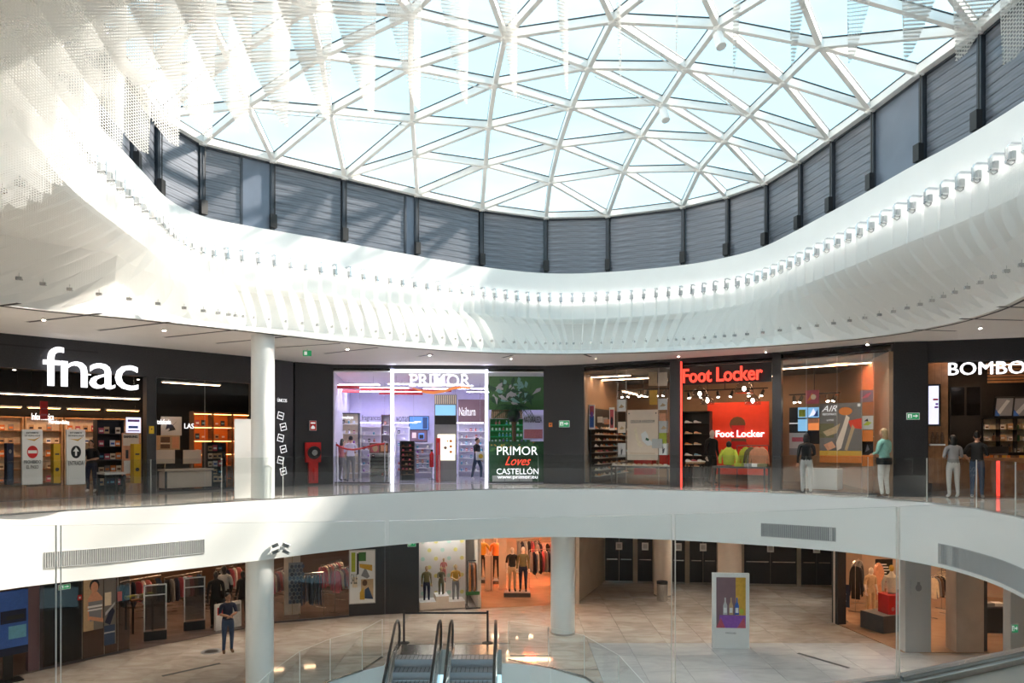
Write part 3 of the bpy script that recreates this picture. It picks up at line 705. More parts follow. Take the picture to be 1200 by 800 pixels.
nearp = pn[kl:] + pn[1:kf + 1]; farp = pn[kf:kl + 1]
railing(nearp, .035, 1.1, 'near_glass', lambda a, c: 'clear frameless glass panel on the near gallery edge overlooking the escalators' if max(a.y, c.y) < 4.9 else 'clear frameless glass panel curving along the side of the void', lambda a, c: 'glass panels overlooking the escalators' if max(a.y, c.y) < 4.9 else 'glass panels along the side of the void', t=.006, gap=.022)
def shopat(a, c):
    m = (a + c) / 2
    if m.y < 9: return 'the side of the void'
    x = CX + F * m.x / m.y
    return 'the electronics shop' if x < 292 else 'the red fire hose cabinet' if x < 385 else 'the cosmetics shop' if x < 640 else 'the shoe poster window' if x < 790 else 'the red lettered doorway' if x < 910 else 'the orange poster window' if x < 1050 else 'the cafe'
farlab = lambda a, c: 'clear frameless glass balustrade panel on the gallery edge before ' + shopat(a, c)
fargrp = lambda a, c: 'balustrade panels before ' + shopat(a, c)
railing(farp, .035, 1.1, 'rail_glass', farlab, fargrp)

# ceiling slots of the gallery
SL = [((0, 358), (22, 355)), ((32, 377), (118, 367)), ((115, 387), (199, 377)), ((193, 395), (277, 386)), ((253, 402), (337, 394)), ((323, 407), (398, 402)), ((380, 414), (442, 407)), ((490, 417), (507, 415)), ((588, 419), (600, 416)), ((685, 415), (693, 418)),
      ((1072, 386), (1121, 387.5)), ((1126, 373), (1200, 375)), ((1170, 359), (1230, 360.5))]
for a, c in SL:
    A_, B_ = atz(*a, CEIL).to_2d(), atz(*c, CEIL).to_2d(); d = B_ - A_; m = (A_ + B_) / 2; L = max(d.length, .5)
    T = thing('slot_diffuser', 'narrow black linear air slot in the beige gallery ceiling', 'air slot', (m.x, m.y, CEIL), math.atan2(d.y, d.x), 'air slots in the gallery ceiling')
    b = MB(); b.box(-L / 2, L / 2, -.055, .055, -.004, .0, 'gasket'); b.build('slot', T)
    b = MB(); b.box(-L / 2 - .01, L / 2 + .01, -.065, -.055, -.008, 0, 'soffit'); b.box(-L / 2 - .01, L / 2 + .01, .055, .065, -.008, 0, 'soffit'); b.build('rim', T)
# strong small lamps added to brighten the gallery floor and soffit
mat('fill_gallery', (1, .9, .78), .5, emit=4200)
dl = MB(); dl.tube([(0, 0, 0), (0, 0, -.07)], .042, 14, 'soffit', caps=False); DLR = dl.data('rim', True); dl = MB(); dl.lathe([(.03, -.009), (.03, -.006)], 14, 'fill_gallery'); DLL = dl.data('lens')
for i in range(2, len(Q), 6):
    if Q[i].y < 10: continue
    q = Q[i] - inward(Q, i) * .95
    T = thing('fill_downlight', 'small round lamp added under the gallery ceiling to brighten the soffit', 'fill_downlight', (q.x, q.y, CEIL), 0, 'lamps added under the gallery ceiling'); obj('rim', DLR, T); obj('lens', DLL, T)
# ventilation grilles and flood light in the fascia
def grille(px0, px1, z0, z1, label):
    idx = [i for i in range(nq) if QF[i].y > 9 and px0 <= CX + F * QF[i].x / QF[i].y <= px1]
    idx = sorted(idx); T = None
    pts = [(QF[i], inward(QF, i)) for i in idx]; c0 = pts[len(pts) // 2][0]
    T = thing('vent_grille', label, 'vent', (c0.x, c0.y, z0)); V = []; b = MB()
    for q, n in pts[::6] + [pts[-1]]:
        for s, z in ((.004, 0), (.004, z1 - z0)): w = q + n * s - c0; V.append((w.x, w.y, z))
    b.add(V, [(2 * i, 2 * i + 2, 2 * i + 3, 2 * i + 1) for i in range(len(V) // 2 - 1)], 'grey'); b.build('backing', T)
    b = MB()
    for q, n in pts[::2]:
        w = q + n * .012 - c0; b.box(-.011, .011, -.006, .006, .012, z1 - z0 - .012, 'lightgrey', Matrix.Translation((w.x, w.y, 0)))
    o = b.build('bars', T); o['kind'] = 'stuff'
    b = MB(); path = [((q + n * .012 - c0).x, (q + n * .012 - c0).y) for q, n in pts[::6] + [pts[-1]]]
    for z in (.006, z1 - z0 - .006): b.tube([(x, y, z) for x, y in path], .009, 4, 'lightgrey')
    for x, y in (path[0], path[-1]): b.box(x - .008, x + .008, y - .008, y + .008, 0, z1 - z0, 'lightgrey')
    b.build('frame', T)
def fz(px, py):
    q = min((q for q in QF if q.y > 9), key=lambda q: abs(CX + F * q.x / q.y - px)); return zp(py, q.y)
grille(52, 240, fz(140, 658), fz(140, 640), 'long grey ventilation grille in the sunlit fascia below the electronics shop')
grille(892, 980, fz(935, 631), fz(935, 615), 'short grey ventilation grille in the fascia below the sneaker shop')
grille(1100, 1222, fz(1150, 674), fz(1150, 648), 'long grey ventilation grille in the steep curve of the fascia')
q = min((q for q in QF if q.y > 9), key=lambda q: abs(CX + F * q.x / q.y - 328)); T = thing('floodlight', 'cluster of four grey floodlight heads on the white fascia beside the column', 'floodlight', (q.x + .1, q.y - .16, fz(328, 641)))
b = MB(); b.box(-.04, .04, 0, .15, -.04, .04, 'steel'); b.build('bracket', T)
for sx, sz in ((-1, 1), (1, 1), (-1, -1), (1, -1)):
    b = MB(); b.box(-.09, .09, -.06, .03, -.045, .045, 'lightgrey', Matrix.Translation((sx * .13, -.02, sz * .08)) @ Matrix.Rotation(sx * .4, 4, 'Y')); b.box(-.07, .07, -.068, -.06, -.03, .03, 'lens', Matrix.Translation((sx * .13, -.02, sz * .08)) @ Matrix.Rotation(sx * .4, 4, 'Y')); b.build('lamp_head', T)

# ------------------------------------------------------------------ upper shop fronts
FN = Seg((-12.75, 17.0), (-8.3, 21.8)); UN = Seg((-8.3, 21.8), (-7.4, 23.2)); U2 = Seg((-7.4, 23.2), (-6.3, 24)); PR = Seg((-6.3, 24), (1.2, 24.4)); P1 = Seg((1.2, 24.4), (2.4, 24))
SH = Seg((2.4, 24), (5.06, 22.5)); FE = Seg((5.06, 22.5), (7.9, 20.8)); FW = Seg((7.9, 20.8), (10.3, 18.6)); P2 = Seg((10.3, 18.6), (11.2, 18.4)); BO = Seg((11.2, 18.4), (14.5, 17.35))
W = sempty('wall_shopfronts', 'anthracite panelled shop front wall round the upper gallery')
sb('header', W, FN, -60, 298, 3.35, CEIL, 'facade'); sb('pillar', W, FN, 172, 183, 0, 3.35, 'facade', -.03, .3)
sb('wall_panel', W, UN, 296, 343.5, 0, CEIL, 'facade'); sb('wall_panel', W, U2, 345.5, 390.5, 0, CEIL, 'facade'); sb('wall_panel', W, UN, 342, 347, 0, CEIL, 'gasket', .1)
sb('header', W, PR, 389, 639, zp(432, 24.2), CEIL, 'facade'); sb('wall_panel', W, P1, 637, 684.5, 0, CEIL, 'facade')
sb('header', W, SH, 684, 787, zp(427, 23.2), CEIL, 'facade'); sb('pillar', W, SH, 785, 797, 0, CEIL, 'facade', -.03, .3)
sb('header', W, FE, 795, 906, zp(423, 21.6), CEIL, 'facade'); sb('pillar', W, FE, 905, 915.5, 0, CEIL, 'facade', -.05, .3)
sb('header', W, FW, 914, 1048, zp(409, 19.6), CEIL, 'facade'); sb('wall_panel', W, P2, 1047, 1087, 0, CEIL, 'facade', -.02)
sb('header', W, BO, 1086, 1290, zp(422, 17.9), CEIL, 'facade')
def pane(S, x0, x1, z0, z1, label, v=.08, m='shop_glass', seams=(), group=None):
    xs = [x0] + list(seams) + [x1]; p, q = S.P(x0, v), S.P(x1, v); c = (p + q) / 2
    T = thing('shop_window', label, 'shop window', (c.x, c.y, z0), S.rz, group)
    for a, b_ in zip(xs, xs[1:]):
        p, q = S.P(a, v), S.P(b_, v); cc = (p + q) / 2; L = (q - p).length - .01; b = MB(); h = z1 - z0
        V = [(-L / 2, -.006, 0), (L / 2, -.006, 0), (L / 2, .006, 0), (-L / 2, .006, 0), (-L / 2, -.006, h), (L / 2, -.006, h), (L / 2, .006, h), (-L / 2, .006, h)]
        b.add(V, [(0, 1, 5, 4)], m); b.add(V, [(4, 5, 6, 7), (1, 2, 6, 5), (3, 0, 4, 7)], 'glass_edge'); put(b.build('pane', None, (cc.x, cc.y, z0), S.rz), T)
    b = MB(); w = (S.P(x1, v) - S.P(x0, v)).length; b.box(-w / 2, w / 2, -.02, .02, 0, .05, 'darksteel'); b.build('sill_rail', T)
    return T
# ---- electronics shop
room('electronics', [(-14.6, 15.0), (-8.35, 21.75)], [(-20.4, 20.3), (-9.4, 29.0)], 'black', 'shopfloor', 'black', 3.9, UP)
pane(FN, 183, 298, .012, 3.35, 'glazed window of the electronics shop beside the dark pillar', seams=(240,))
text('sign_letters', 'fnac', FN, 50, 410, 161, 455, -.12, 'letter_white', None, 'white illuminated fnac letters on the black header', 'sign', depth=.08, off=.0, sp=.9)
for k, px in enumerate((10, 75, 135)):
    p = FN.P(px, 4.5); lamp('light_strip', 'long slim warm ceiling light strip in the black ceiling of the electronics shop', 'lamp_warm', (p.x, p.y, 2.95), FN.rz, 1.45, .14, group='light strips in the electronics shop')
p = FN.P(225, 2.2); lamp('light_strip', 'long slim warm ceiling light strip in the black ceiling of the electronics shop', 'lamp_warm', (p.x, p.y, 3.4), FN.rz, 1.8, .14, group='light strips in the electronics shop')
spt = MB(); spt.cyl((0, 0, 0), (0, 0, -.16), .05, .06, 10, 'black'); SPB = spt.data('can', True); spt = MB(); spt.cyl((0, 0, -.16), (0, 0, -.168), .045, n=10, m='lamp_spot'); SPL = spt.data('lens')
def spots(n, S, xs, vs_, z, lab, grp):
    for k in range(n):
        p = S.P(random.uniform(*xs), random.uniform(*vs_)); T = thing('spotlight', lab, 'spotlight', (p.x, p.y, z), 0, grp); o = obj('can', SPB, T); o2 = obj('lens', SPL, T)
spots(16, FN, (2, 165), (1.2, 6), 3.9, 'small black can spotlight under the black ceiling of the electronics shop', 'can lights of the electronics shop')
spots(6, FN, (190, 285), (1, 4), 3.9, 'small black can spotlight under the black ceiling of the electronics shop', 'can lights of the electronics shop')
media = [P_box(.14, .03, .19, m, m2) for m, m2 in (('cream', 'brown'), ('orange', 'paper'), ('navy', 'cyan'), ('rose', 'paper'), ('tan', 'navy'), ('grey', 'orange'), ('paper', 'blue'))]
for k, px in enumerate((6, 52, 98, 144)):
    p = FN.P(px, 6.2); sw_ = (FN.P(px + 22, 6.2) - FN.P(px - 22, 6.2)).length * .97; T, zs = shelf('wall_shelf', 'warm lit wooden wall shelf of packaged media at the back of the electronics shop', 'shelf', (p.x, p.y, .012), FN.rz, sw_, .35, 2.3, 5, 'tan', 'wood', 'warm wall shelves in the electronics shop', 'cream')
    stock(T, sw_ - .05, .3, zs, media, 'media_case', 'small packaged media case on the warm back wall shelves', 'case', 'media cases on the back wall shelves', .24, .9)
    q = FN.P(px, 5.9); lamp('shelf_light', 'slim warm light bar over the back wall shelves of the electronics shop', 'lamp_orange', (q.x, q.y, 2.6), FN.rz, sw_ * .85, .06, group='shelf light bars in the electronics shop')
for k, px in enumerate((238, 261, 284)):
    p = FN.P(px, 3.6); sw_ = (FN.P(px + 11.2, 3.6) - FN.P(px - 11.2, 3.6)).length * .97; T, zs = shelf('wall_shelf', 'orange lit shelf of films and music behind the electronics shop window', 'shelf', (p.x, p.y, .012), FN.rz, sw_, .35, 2.55, 5, 'brown', 'lamp_orange' if 0 else 'orange', 'orange lit shelves behind the electronics window', 'orange')
    stock(T, sw_ - .05, .3, zs[2:], media, 'media_case', 'upright film case on the orange lit shelves', 'case', 'film cases on the orange lit shelves', .22, .9)
    for z in (1.0, 1.48, 1.96, 2.44):
        q = FN.P(px, 3.58); o = lamp('shelf_light', 'thin orange light line under a shelf of film cases', 'lamp_orange', (q.x, q.y, z + .03), FN.rz, sw_ * .9, .03, .02, group='orange light lines under the film shelves', hang=False)
text('wall_lettering', 'Informática', FN, 37, 484, 63, 492, 5.6, 'letter_white', None, 'white Informática lettering high in the electronics shop'); text('wall_lettering', 'Merchandising', FN, 57, 492, 81, 498, 5.6, 'letter_white', None, 'white Merchandising lettering high in the electronics shop'); text('wall_lettering', 'Música', FN, 110, 493, 121, 498, 5.6, 'letter_white', None, 'white Música lettering high in the electronics shop')
text('wall_lettering', 'telefonía', FN, 184, 491, 200, 497, 3.0, 'letter_white', None, 'white telefonía lettering in the electronics shop window'); text('wall_lettering', 'LAS', FN, 216, 496, 227, 502, 3.2, 'letter_white', None, 'short white LAS lettering beside the orange lit shelves')
poster('hanging_banner', 'dark red hanging banner before the Informática lettering', 'banner', FN, 47, 470, 56, 491, 4.0, 'red', [('rose', rr(.1, .2, .9, .3)), ('rose', rr(.1, .55, .9, .62))])
def gate_board(x0, x1, label, shapes, words):
    T = poster('gate_cover', label, 'sign board', FN, x0, 503, x1, 567.5, .25, 'paper', shapes, t=.12)
    for wd, a, y0, c, y1 in words: text('lettering', wd, FN, a, y0, c, y1, .244, 'letter_dark', T, depth=.003, off=.01)
    sb_ = MB()
    return T
gate_board(26, 50, 'white upright gate board with a red no entry disc', [('mustard', [(.15, .83), (.6, .79), (.9, .87), (.6, .82)]), ('red', el(.5, .59, .27, .115, 20)), ('paper', rr(.28, .565, .72, .62))], [('PROHIBIDO', 28, 539, 48, 543), ('EL PASO', 31, 545, 45, 549), ('ESTAMOS', 31, 506, 45, 508), ('DE NUEVO AQUÍ', 29, 509, 47, 511.5)])
gate_board(78, 100, 'white upright gate board with a black arrow disc', [('mustard', [(.15, .83), (.6, .79), (.9, .87), (.6, .82)]), ('black', el(.5, .59, .27, .115, 20)), ('paper', [(.45, .52), (.55, .52), (.55, .60), (.66, .60), (.5, .68), (.34, .60), (.45, .60)])], [('ENTRADA', 80, 540, 98, 545), ('ESTAMOS', 82, 506, 96, 508), ('DE NUEVO AQUÍ', 80, 509, 98, 511.5)])
def ypost(x0, x1, label):
    T = poster('gate_post', label, 'gate post', FN, x0, 520, x1, 566, .5, 'yellow', [('letter_dark', el(.5, .35, .3, .05)), ('letter_dark', rr(.2, .72, .8, .76))], t=.3); return T
ypost(63, 71, 'bright yellow security gate post between the two white boards'); ypost(157, 165, 'bright yellow security gate post next to the pink advertising panel')
T = poster('gate_post', 'dark navy security gate post beside the no entry board', 'gate post', FN, 8, 519, 16, 568, .4, 'navy', [('jeans', rr(.2, .1, .8, .5)), ('grey', el(.5, .8, .2, .05))], t=.3)
poster('advertisement_board', 'pink advertising panel reading SAMSUNG in the electronics shop', 'advertisement', FN, 143, 507, 164, 557, 1.2, 'peach', [('warmwhite', rr(.06, .7, .94, .98)), ('letter_dark', rr(.2, .4, .35, .6)), ('paper', rr(.1, .05, .5, .35)), ('jeans', rr(.55, .08, .9, .3))])
text('lettering', 'SAMSUNG', FN, 145, 510, 161, 513, 1.19, 'letter_dark', None, 'small dark SAMSUNG lettering at the head of the pink panel')
poster('advertisement_board', 'violet blue advertising panel above the pink one in the electronics shop', 'advertisement', FN, 148, 489, 165, 507, 1.5, 'screen_white', [('purple', rr(.1, .72, .9, .86)), ('blue', rr(.15, .3, .8, .45)), ('purple', rr(.1, .1, .9, .16))])
p = FN.P(130, 2.4); T, zs = shelf('display_rack', 'black freestanding rack of packages in the electronics shop', 'shelf', (p.x, p.y, .012), FN.rz, .72, .4, 2.15, 5, 'black', 'black'); stock(T, .66, .3, zs, media, 'package', 'small packet on the black freestanding rack', 'package', 'packets on the black rack', .15, .95)
def table(label, S, x0, x1, ytop, v, m='paper', d=.7, legs='black', name='display_table'):
    p, q = S.P(x0, v), S.P(x1, v); c = (p + q) / 2; w = (q - p).length; h = zp(ytop, c.y)
    fl = UP if h > 0 else LOW
    T = thing(name, label, 'table', (c.x, c.y, fl + .012), S.rz); hh = h - fl - .012
    b = MB(); b.box(-w / 2, w / 2, -d / 2, d / 2, hh - .06, hh, m); b.build('tabletop', T)
    for sx in (-1, 1):
        for sy in (-1, 1): b = MB(); b.box(sx * (w / 2 - .04) - .025, sx * (w / 2 - .04) + .025, sy * (d / 2 - .04) - .025, sy * (d / 2 - .04) + .025, 0, hh - .06, legs); b.build('leg', T)
    return T, w, hh + fl + .012
table('white display table on black legs in the electronics shop entrance', FN, 118, 143, 553, 1.0)
pc = FN.P(12, .9)
figure('person', 'person in a printed black shirt and shorts behind the ENTRADA board', 'person', (*FN.P(107, 1.6), .012), R_(10), 1.5, 'black_cloth', 'navy', arms='front', shoes='white_cloth')
poster('wall_poster', 'grey poster with dark brush marks in the electronics window', 'poster', FN, 189, 488, 213, 510, 3.2, 'lightgrey', [('navy', [(.2, .3), (.5, .45), (.8, .8), (.55, .55), (.3, .7)]), ('navy', el(.5, .4, .12, .15)), ('black', [(.3, .2), (.7, .3), (.6, .5)])])
T = poster('display_unit', 'warm lit shelf niche with a screen in the electronics window', 'display', FN, 187, 510, 211, 527, 3.0, 'tan', [('brown', rr(.05, .1, .5, .9)), ('peach', rr(.6, .1, .95, .9)), ('cream', rr(.05, .4, .5, .5))], t=.3)
for a, c, lab in ((183, 205, 'white tilted screen back on the window counter, next to the dark pillar'), (215, 236, 'white tilted screen back on the window counter, next to the black gondola')):
    T = poster('display_screen', lab, 'screen', FN, a, 527, c, 543, 1.6, 'warmwhite', [('cream', rr(.03, .03, .97, .1))], t=.04)
    m, z, w, h = FN.rect(a, 527, c, 543, 1.6); b = MB(); b.cyl((0, .1, -.25), (0, .03, .05), .02, n=8, m='steel'); b.box(-.12, .12, 0, .2, -.262, -.25, 'steel'); b.build('stand', T)
T, w, h = table('long white counter with a grey plinth behind the electronics window', FN, 189, 246, 549, 1.3, 'warmwhite', .6)
b = MB(); b.box(-w / 2 + .02, w / 2 - .02, -.28, .28, .05, h - .1, 'warmwhite'); b.build('front_panel', T)
p = FN.P(254, 1.6); T, zs = shelf('gondola', 'black gondola of small packets behind the electronics window', 'shelf', (p.x, p.y, .012), FN.rz, .6, .4, 1.45, 5, 'black', 'black'); stock(T, .55, .3, zs, media, 'package', 'small packet on the black gondola by the window', 'package', 'packets on the window gondola', .16, .95)
poster('call_box', 'small yellow alarm box on the dark pillar of the electronics shop', 'alarm box', FN, 175, 499, 180.5, 508, -.06, 'yellow', [('letter_dark', el(.5, .6, .15, .1))], t=.05)
# info totem by the column
p = at(285, 517, 17.75); T = thing('info_totem', 'tall plain grey white info totem standing beside the column', 'totem', (p.x, p.y, 0), R_(28)); b = MB(); b.box(-.21, .21, -.08, .08, .03, 2.08, 'paper'); b.build('body', T); b = MB(); b.box(-.25, .25, -.14, .14, 0, .03, 'steel'); b.build('foot', T); b = MB(); b.box(-.17, .17, .08, .085, .5, 1.9, 'screen_dark'); b.build('screen', T)
# ---- panels between the shops
T = text('sign_letters', 'ÚNICOS', UN, 325, 466, 336, 471, -.03, 'letter_soft', None, 'small white ÚNICOS lettering on the dark panel', depth=.012)
for k in range(6):
    y = 476 + k * 13; c, z, w, h = UN.rect(325, y, 335, y + 11, -.06); T = tag(obj('outline_square', None, None, (c.x + (.06 if k % 2 else -.03), c.y, z), UN.rz), 'small tilted white outlined square in the column below the ÚNICOS lettering', 'sign', 'outlined squares under the lettering')
    b = MB(); M = Matrix.Rotation(.22 * (-1) ** k, 4, 'Y'); s = .12
    for x0, x1, z0, z1 in ((-s, s, -s, -s + .02), (-s, s, s - .02, s), (-s, -s + .02, -s, s), (s - .02, s, -s, s)): b.box(x0, x1, 0, .01, z0, z1, 'letter_soft', M)
    b.build('outline', T); b = MB(); b.box(-.07, .07, 0, .01, -.02, .02, 'letter_soft', M); b.build('print', T)
T = thing('fire_hose_cabinet', 'red fire hose reel cabinet on the dark wall panel', 'fire hose', (*U2.rect(359, 520, 376, 543, -.16)[0], U2.rect(359, 520, 376, 566, -.16)[1]), U2.rz)
b = MB(); b.box(-.26, .26, 0, .14, .72, 1.4, 'red'); b.build('cabinet', T); b = MB(); b.cyl((0, -.01, 1.05), (0, -.1, 1.05), .22, n=20, m='rubber'); b.build('hose_reel', T, smooth=True); b = MB(); b.cyl((0, -.1, 1.05), (0, -.115, 1.05), .1, n=16, m='chrome'); b.build('reel_hub', T, smooth=True)
b = MB(); b.box(-.16, .16, 0, .12, 0, .72, 'red'); b.build('lower_box', T); b = MB(); b.lathe([(.05, .1), (.05, .5), (.02, .55)], 12, 'red', (0, -.06, 0)); b.build('extinguisher', T)
poster('fire_sign', 'small red fire hose sign above the cabinet', 'sign', U2, 363, 493, 370.5, 504, -.03, 'red', [('signwhite', [(.2, .15), (.8, .15), (.8, .35), (.5, .55), (.2, .35)]), ('signwhite', rr(.15, .7, .85, .85))], 'paper', fw=.008)
exitsign(P1, 655.5, 493, 667, 500, -.03, 'green exit sign on the dark panel between cosmetics and sneaker shops'); poster('call_box', 'small orange alarm box on the dark panel beside the cosmetics shop', 'alarm box', P1, 643, 495, 647, 500, -.06, 'orange', [('letter_dark', el(.5, .5, .2, .2))], t=.05)
exitsign(P2, 1063, 484, 1077, 491, -.04, 'green exit sign on the dark panel beside the cafe')
p = at(360, 412, 20.0); T = thing('exit_sign', 'small green exit sign hanging under the gallery ceiling', 'exit sign', (p.x, p.y, CEIL), R_(10)); b = MB(); b.box(-.12, .12, -.02, .02, -.2, -.04, 'green'); b.build('plate', T); b = MB(); b.box(-.08, 0, -.024, -.02, -.17, -.07, 'signwhite'); b.build('print', T); b = MB(); b.cyl((0, 0, -.04), (0, 0, 0), .01, n=6, m='steel'); b.build('hanger', T)
# ---- cosmetics shop
room('cosmetics', [(-6.25, 24.03), (1.18, 24.43)], [(-7.4, 31.2), (2.0, 31.6)], 'lavender', 'shopfloor', 'white', 3.95, UP)
tilemat('cosfloor', (.45, .43, .52), (.42, .40, .49), (.48, .46, .55), .12, .6, rnd=False); bpy.data.objects['floor_cosmetics'].data.materials[0] = MATS['cosfloor']
ZT = zp(432, 24.2)
pane(PR, 390, 458, .012, ZT, 'left glazed window of the cosmetics shop with a red rope behind', seams=(423,)); pane(PR, 572, 638, .012, ZT, 'right glazed window of the cosmetics shop with white lettering', seams=())
T = thing('door_frame', 'white illuminated door frame of the cosmetics shop', 'door frame', (*PR.P(515, -.04), 0), PR.rz); wd = (PR.P(572, -.04) - PR.P(458, -.04)).length
for s in (-1, 1): b = MB(); b.box(s * (wd / 2 - .055) - .055, s * (wd / 2 - .055) + .055, -.06, .1, .012, zp(433, 24.2), 'led_white'); b.build('jamb', T)
b = MB(); b.box(-wd / 2, wd / 2, -.06, .1, zp(433, 24.2) - .11, zp(433, 24.2), 'led_white'); b.build('lintel', T)
# serif letters: stems from the built-in face with slab serifs added
T = thing('sign_letters', 'white serif PRIMOR letters over an orange swoosh in the doorway', 'sign', (*PR.P(515, 0), 0), PR.rz)
put(text('letters', 'PRIMOR', PR, 481, 438.5, 551, 452.5, -.05, 'letter_white', T, depth=.06, off=.005, sp=1.05), T)
zb = PR.z(515, 452.5, -.05); zt = PR.z(515, 438.5, -.05)
b = MB()
def uloc(px): return (PR.P(px, -.05) - PR.P(515, 0)).dot(PR.d)
for px, both in ((483.5, 1), (494.5, 1), (502, 0), (507.5, 1), (513.8, 1), (526.8, 1), (544, 1), (551, 0)):
    u = uloc(px)
    b.box(u - .12, u + .12, -.11, -.05, zb - .005, zb + .045, 'letter_white')
    if both: b.box(u - .12, u + .06, -.11, -.05, zt - .045, zt + .005, 'letter_white')
b.build('serifs', T)
b = MB(); sw = [(480, 453.5), (488, 456), (497, 459), (508, 460), (520, 458), (532, 454.5), (543, 453.5), (552, 455)]; th = [.3, 1.5, 2.5, 2.8, 2.8, 2.5, 2.6, 1.2]
top_ = [(uloc(x), PR.z(515, y - t * .5, -.05)) for (x, y), t in zip(sw, th)]; bot = [(uloc(x), PR.z(515, y + t * .6, -.05)) for (x, y), t in zip(sw, th)]
for k in range(len(sw) - 1): b.prism([bot[k], bot[k + 1], top_[k + 1], top_[k]], -.1, -.06, 'screen_orange')
b.build('swoosh', T)
# ceiling strips
for k, (px, v, m, L) in enumerate(((410, 1.5, 'lamp_violet', 2.2), (440, 3, 'lamp_violet', 2.6), (500, 1.2, 'lamp_violet', 2.8), (540, 3.2, 'lamp_violet', 3), (480, 5, 'lamp_violet', 3), (600, 2, 'lamp_violet', 2), (425, 5, 'lamp_violet', 2.4), (580, 5, 'lamp_violet', 2.4))):
    p = PR.P(px, v); lamp('light_strip', 'long white ceiling light strip in the cosmetics shop', m, (p.x, p.y, 3.62), PR.rz + .08 * (k % 3 - 1), L, .18, group='white light strips in the cosmetics shop')
mat('red_baffle', (.75, .05, .06), .4)
for k, (px, v, L) in enumerate(((402, 1.2, 1.2), (452, 2.2, 1.9), (505, 2.6, 1.6), (405, 3.2, 1.1), (470, 4.4, 1.8))):
    p = PR.P(px, v); o = MB(); o.slab([(-L / 2, -.12), (L / 2 - .2, -.16), (L / 2, 0), (L / 2 - .2, .16), (-L / 2, .12)], 0, .09, 'red_baffle'); tag(o.build('ceiling_baffle', None, (p.x, p.y, 3.45), PR.rz + .15), 'red tapered ceiling baffle between the white light strips', 'ceiling baffle', 'red ceiling baffles in the cosmetics shop')
cos = [P_box(.09, .05, .13, m, m2) for m, m2 in (('paper', 'purple'), ('lavender', 'paper'), ('rose', 'paper'), ('cyan', 'paper'), ('navy', 'paper'), ('pink', 'cream'))] + [P_bottle(.04, .15, m, c) for m, c in (('lavender', 'black'), ('pink', 'chrome'), ('cyan', 'paper'), ('paper', 'black'), ('purple', 'chrome'))]
def cshelf(label, px0, px1, ytop, v, rows, mf='paper', mb_='paper', back='lavender', d=.35, step=.16, grp=None, name='wall_shelf', lab2='small cosmetics pack on the white shop shelves', grp2='cosmetics on the white shelves', S=PR, fill=.9, z0=.2, protos=None):
    p, q = S.P(px0, v), S.P(px1, v); c = (p + q) / 2; w = (q - p).length; h = zp(ytop, c.y)
    T, zs = shelf(name, label, 'shelf', (c.x, c.y, .012), S.rz, w, d, h, rows, mf, mb_, grp, back, z0)
    stock(T, w - .04, d, zs, protos or cos, 'cosmetics_pack', lab2, 'package', grp2, step, fill); return T
cshelf('cosmetics wall shelf under a navy header beside the left window edge', 392, 420, 484, 3.2, 6, 'navy', 'paper', 'cream', step=.2)
text('header_lettering', 'Himalaya', PR, 398, 487, 414, 491.5, 3.17, 'letter_white', None, 'small white lettering on the navy shelf header')
cshelf('white wall shelf of cosmetics under the fragrances lettering', 422, 446, 500, 4.2, 6, step=.2); text('wall_lettering', 'fragrances', PR, 424, 486, 446, 494, 4.1, 'letter_dark', None, 'thin grey fragrances lettering above white shelves', off=-.004)
cshelf('white wall shelf with a poster head next to the door frame', 447, 457, 486, 3.8, 6, 'plumwall', 'paper', step=.2)
cshelf('white wall shelf of cosmetics under the woman lettering', 463, 479, 500, 5.2, 7, step=.22); text('wall_lettering', 'woman', PR, 464, 488, 479, 494, 5.1, 'letter_dark', None, 'thin dark woman lettering on the lavender wall', off=-.004)
cshelf('low white gondola of boxes seen through the doorway', 485, 507, 519, 3.6, 6, step=.2)
cshelf('dark makeup stand inside the cosmetics doorway', 469, 485, 517, 2.0, 7, 'black', 'brown', 'black', step=.13, lab2='dark makeup box on the black stand', grp2='makeup boxes on the black stand', name='display_stand', protos=[P_box(.08, .06, .07, m, None) for m in ('brown', 'tan', 'black', 'rose')])
cshelf('white cosmetics gondola with a photo header behind the red rope', 433, 455, 531, 1.2, 6, 'paper', 'black', 'paper', .4, step=.17, fill=.2, name='gondola')
poster('photo_header', 'photo header board on the white gondola behind the rope', 'advertisement', PR, 433, 519, 455, 531, 1.2, 'brown', [('rose', rr(.05, .1, .5, .9)), ('tan', el(.3, .5, .15, .35)), ('peach', rr(.6, .2, .95, .8))])
poster('wall_screen', 'blue video screen on the back wall of the cosmetics shop', 'screen', PR, 480, 488, 502, 503, 6.8, 'screen_blue', [('screen_white', rr(.25, .55, .6, .65)), ('screen_dark', rr(.7, .05, .95, .95))], 'black')
poster('photo_board', 'dark framed photo panel below the blue video screen', 'picture', PR, 481, 504, 500, 517, 6.8, 'plumwall', [('cream', rr(.1, .3, .35, .8)), ('screen_blue', rr(.5, .2, .85, .75)), ('black', rr(.55, .25, .8, .6))], 'black')
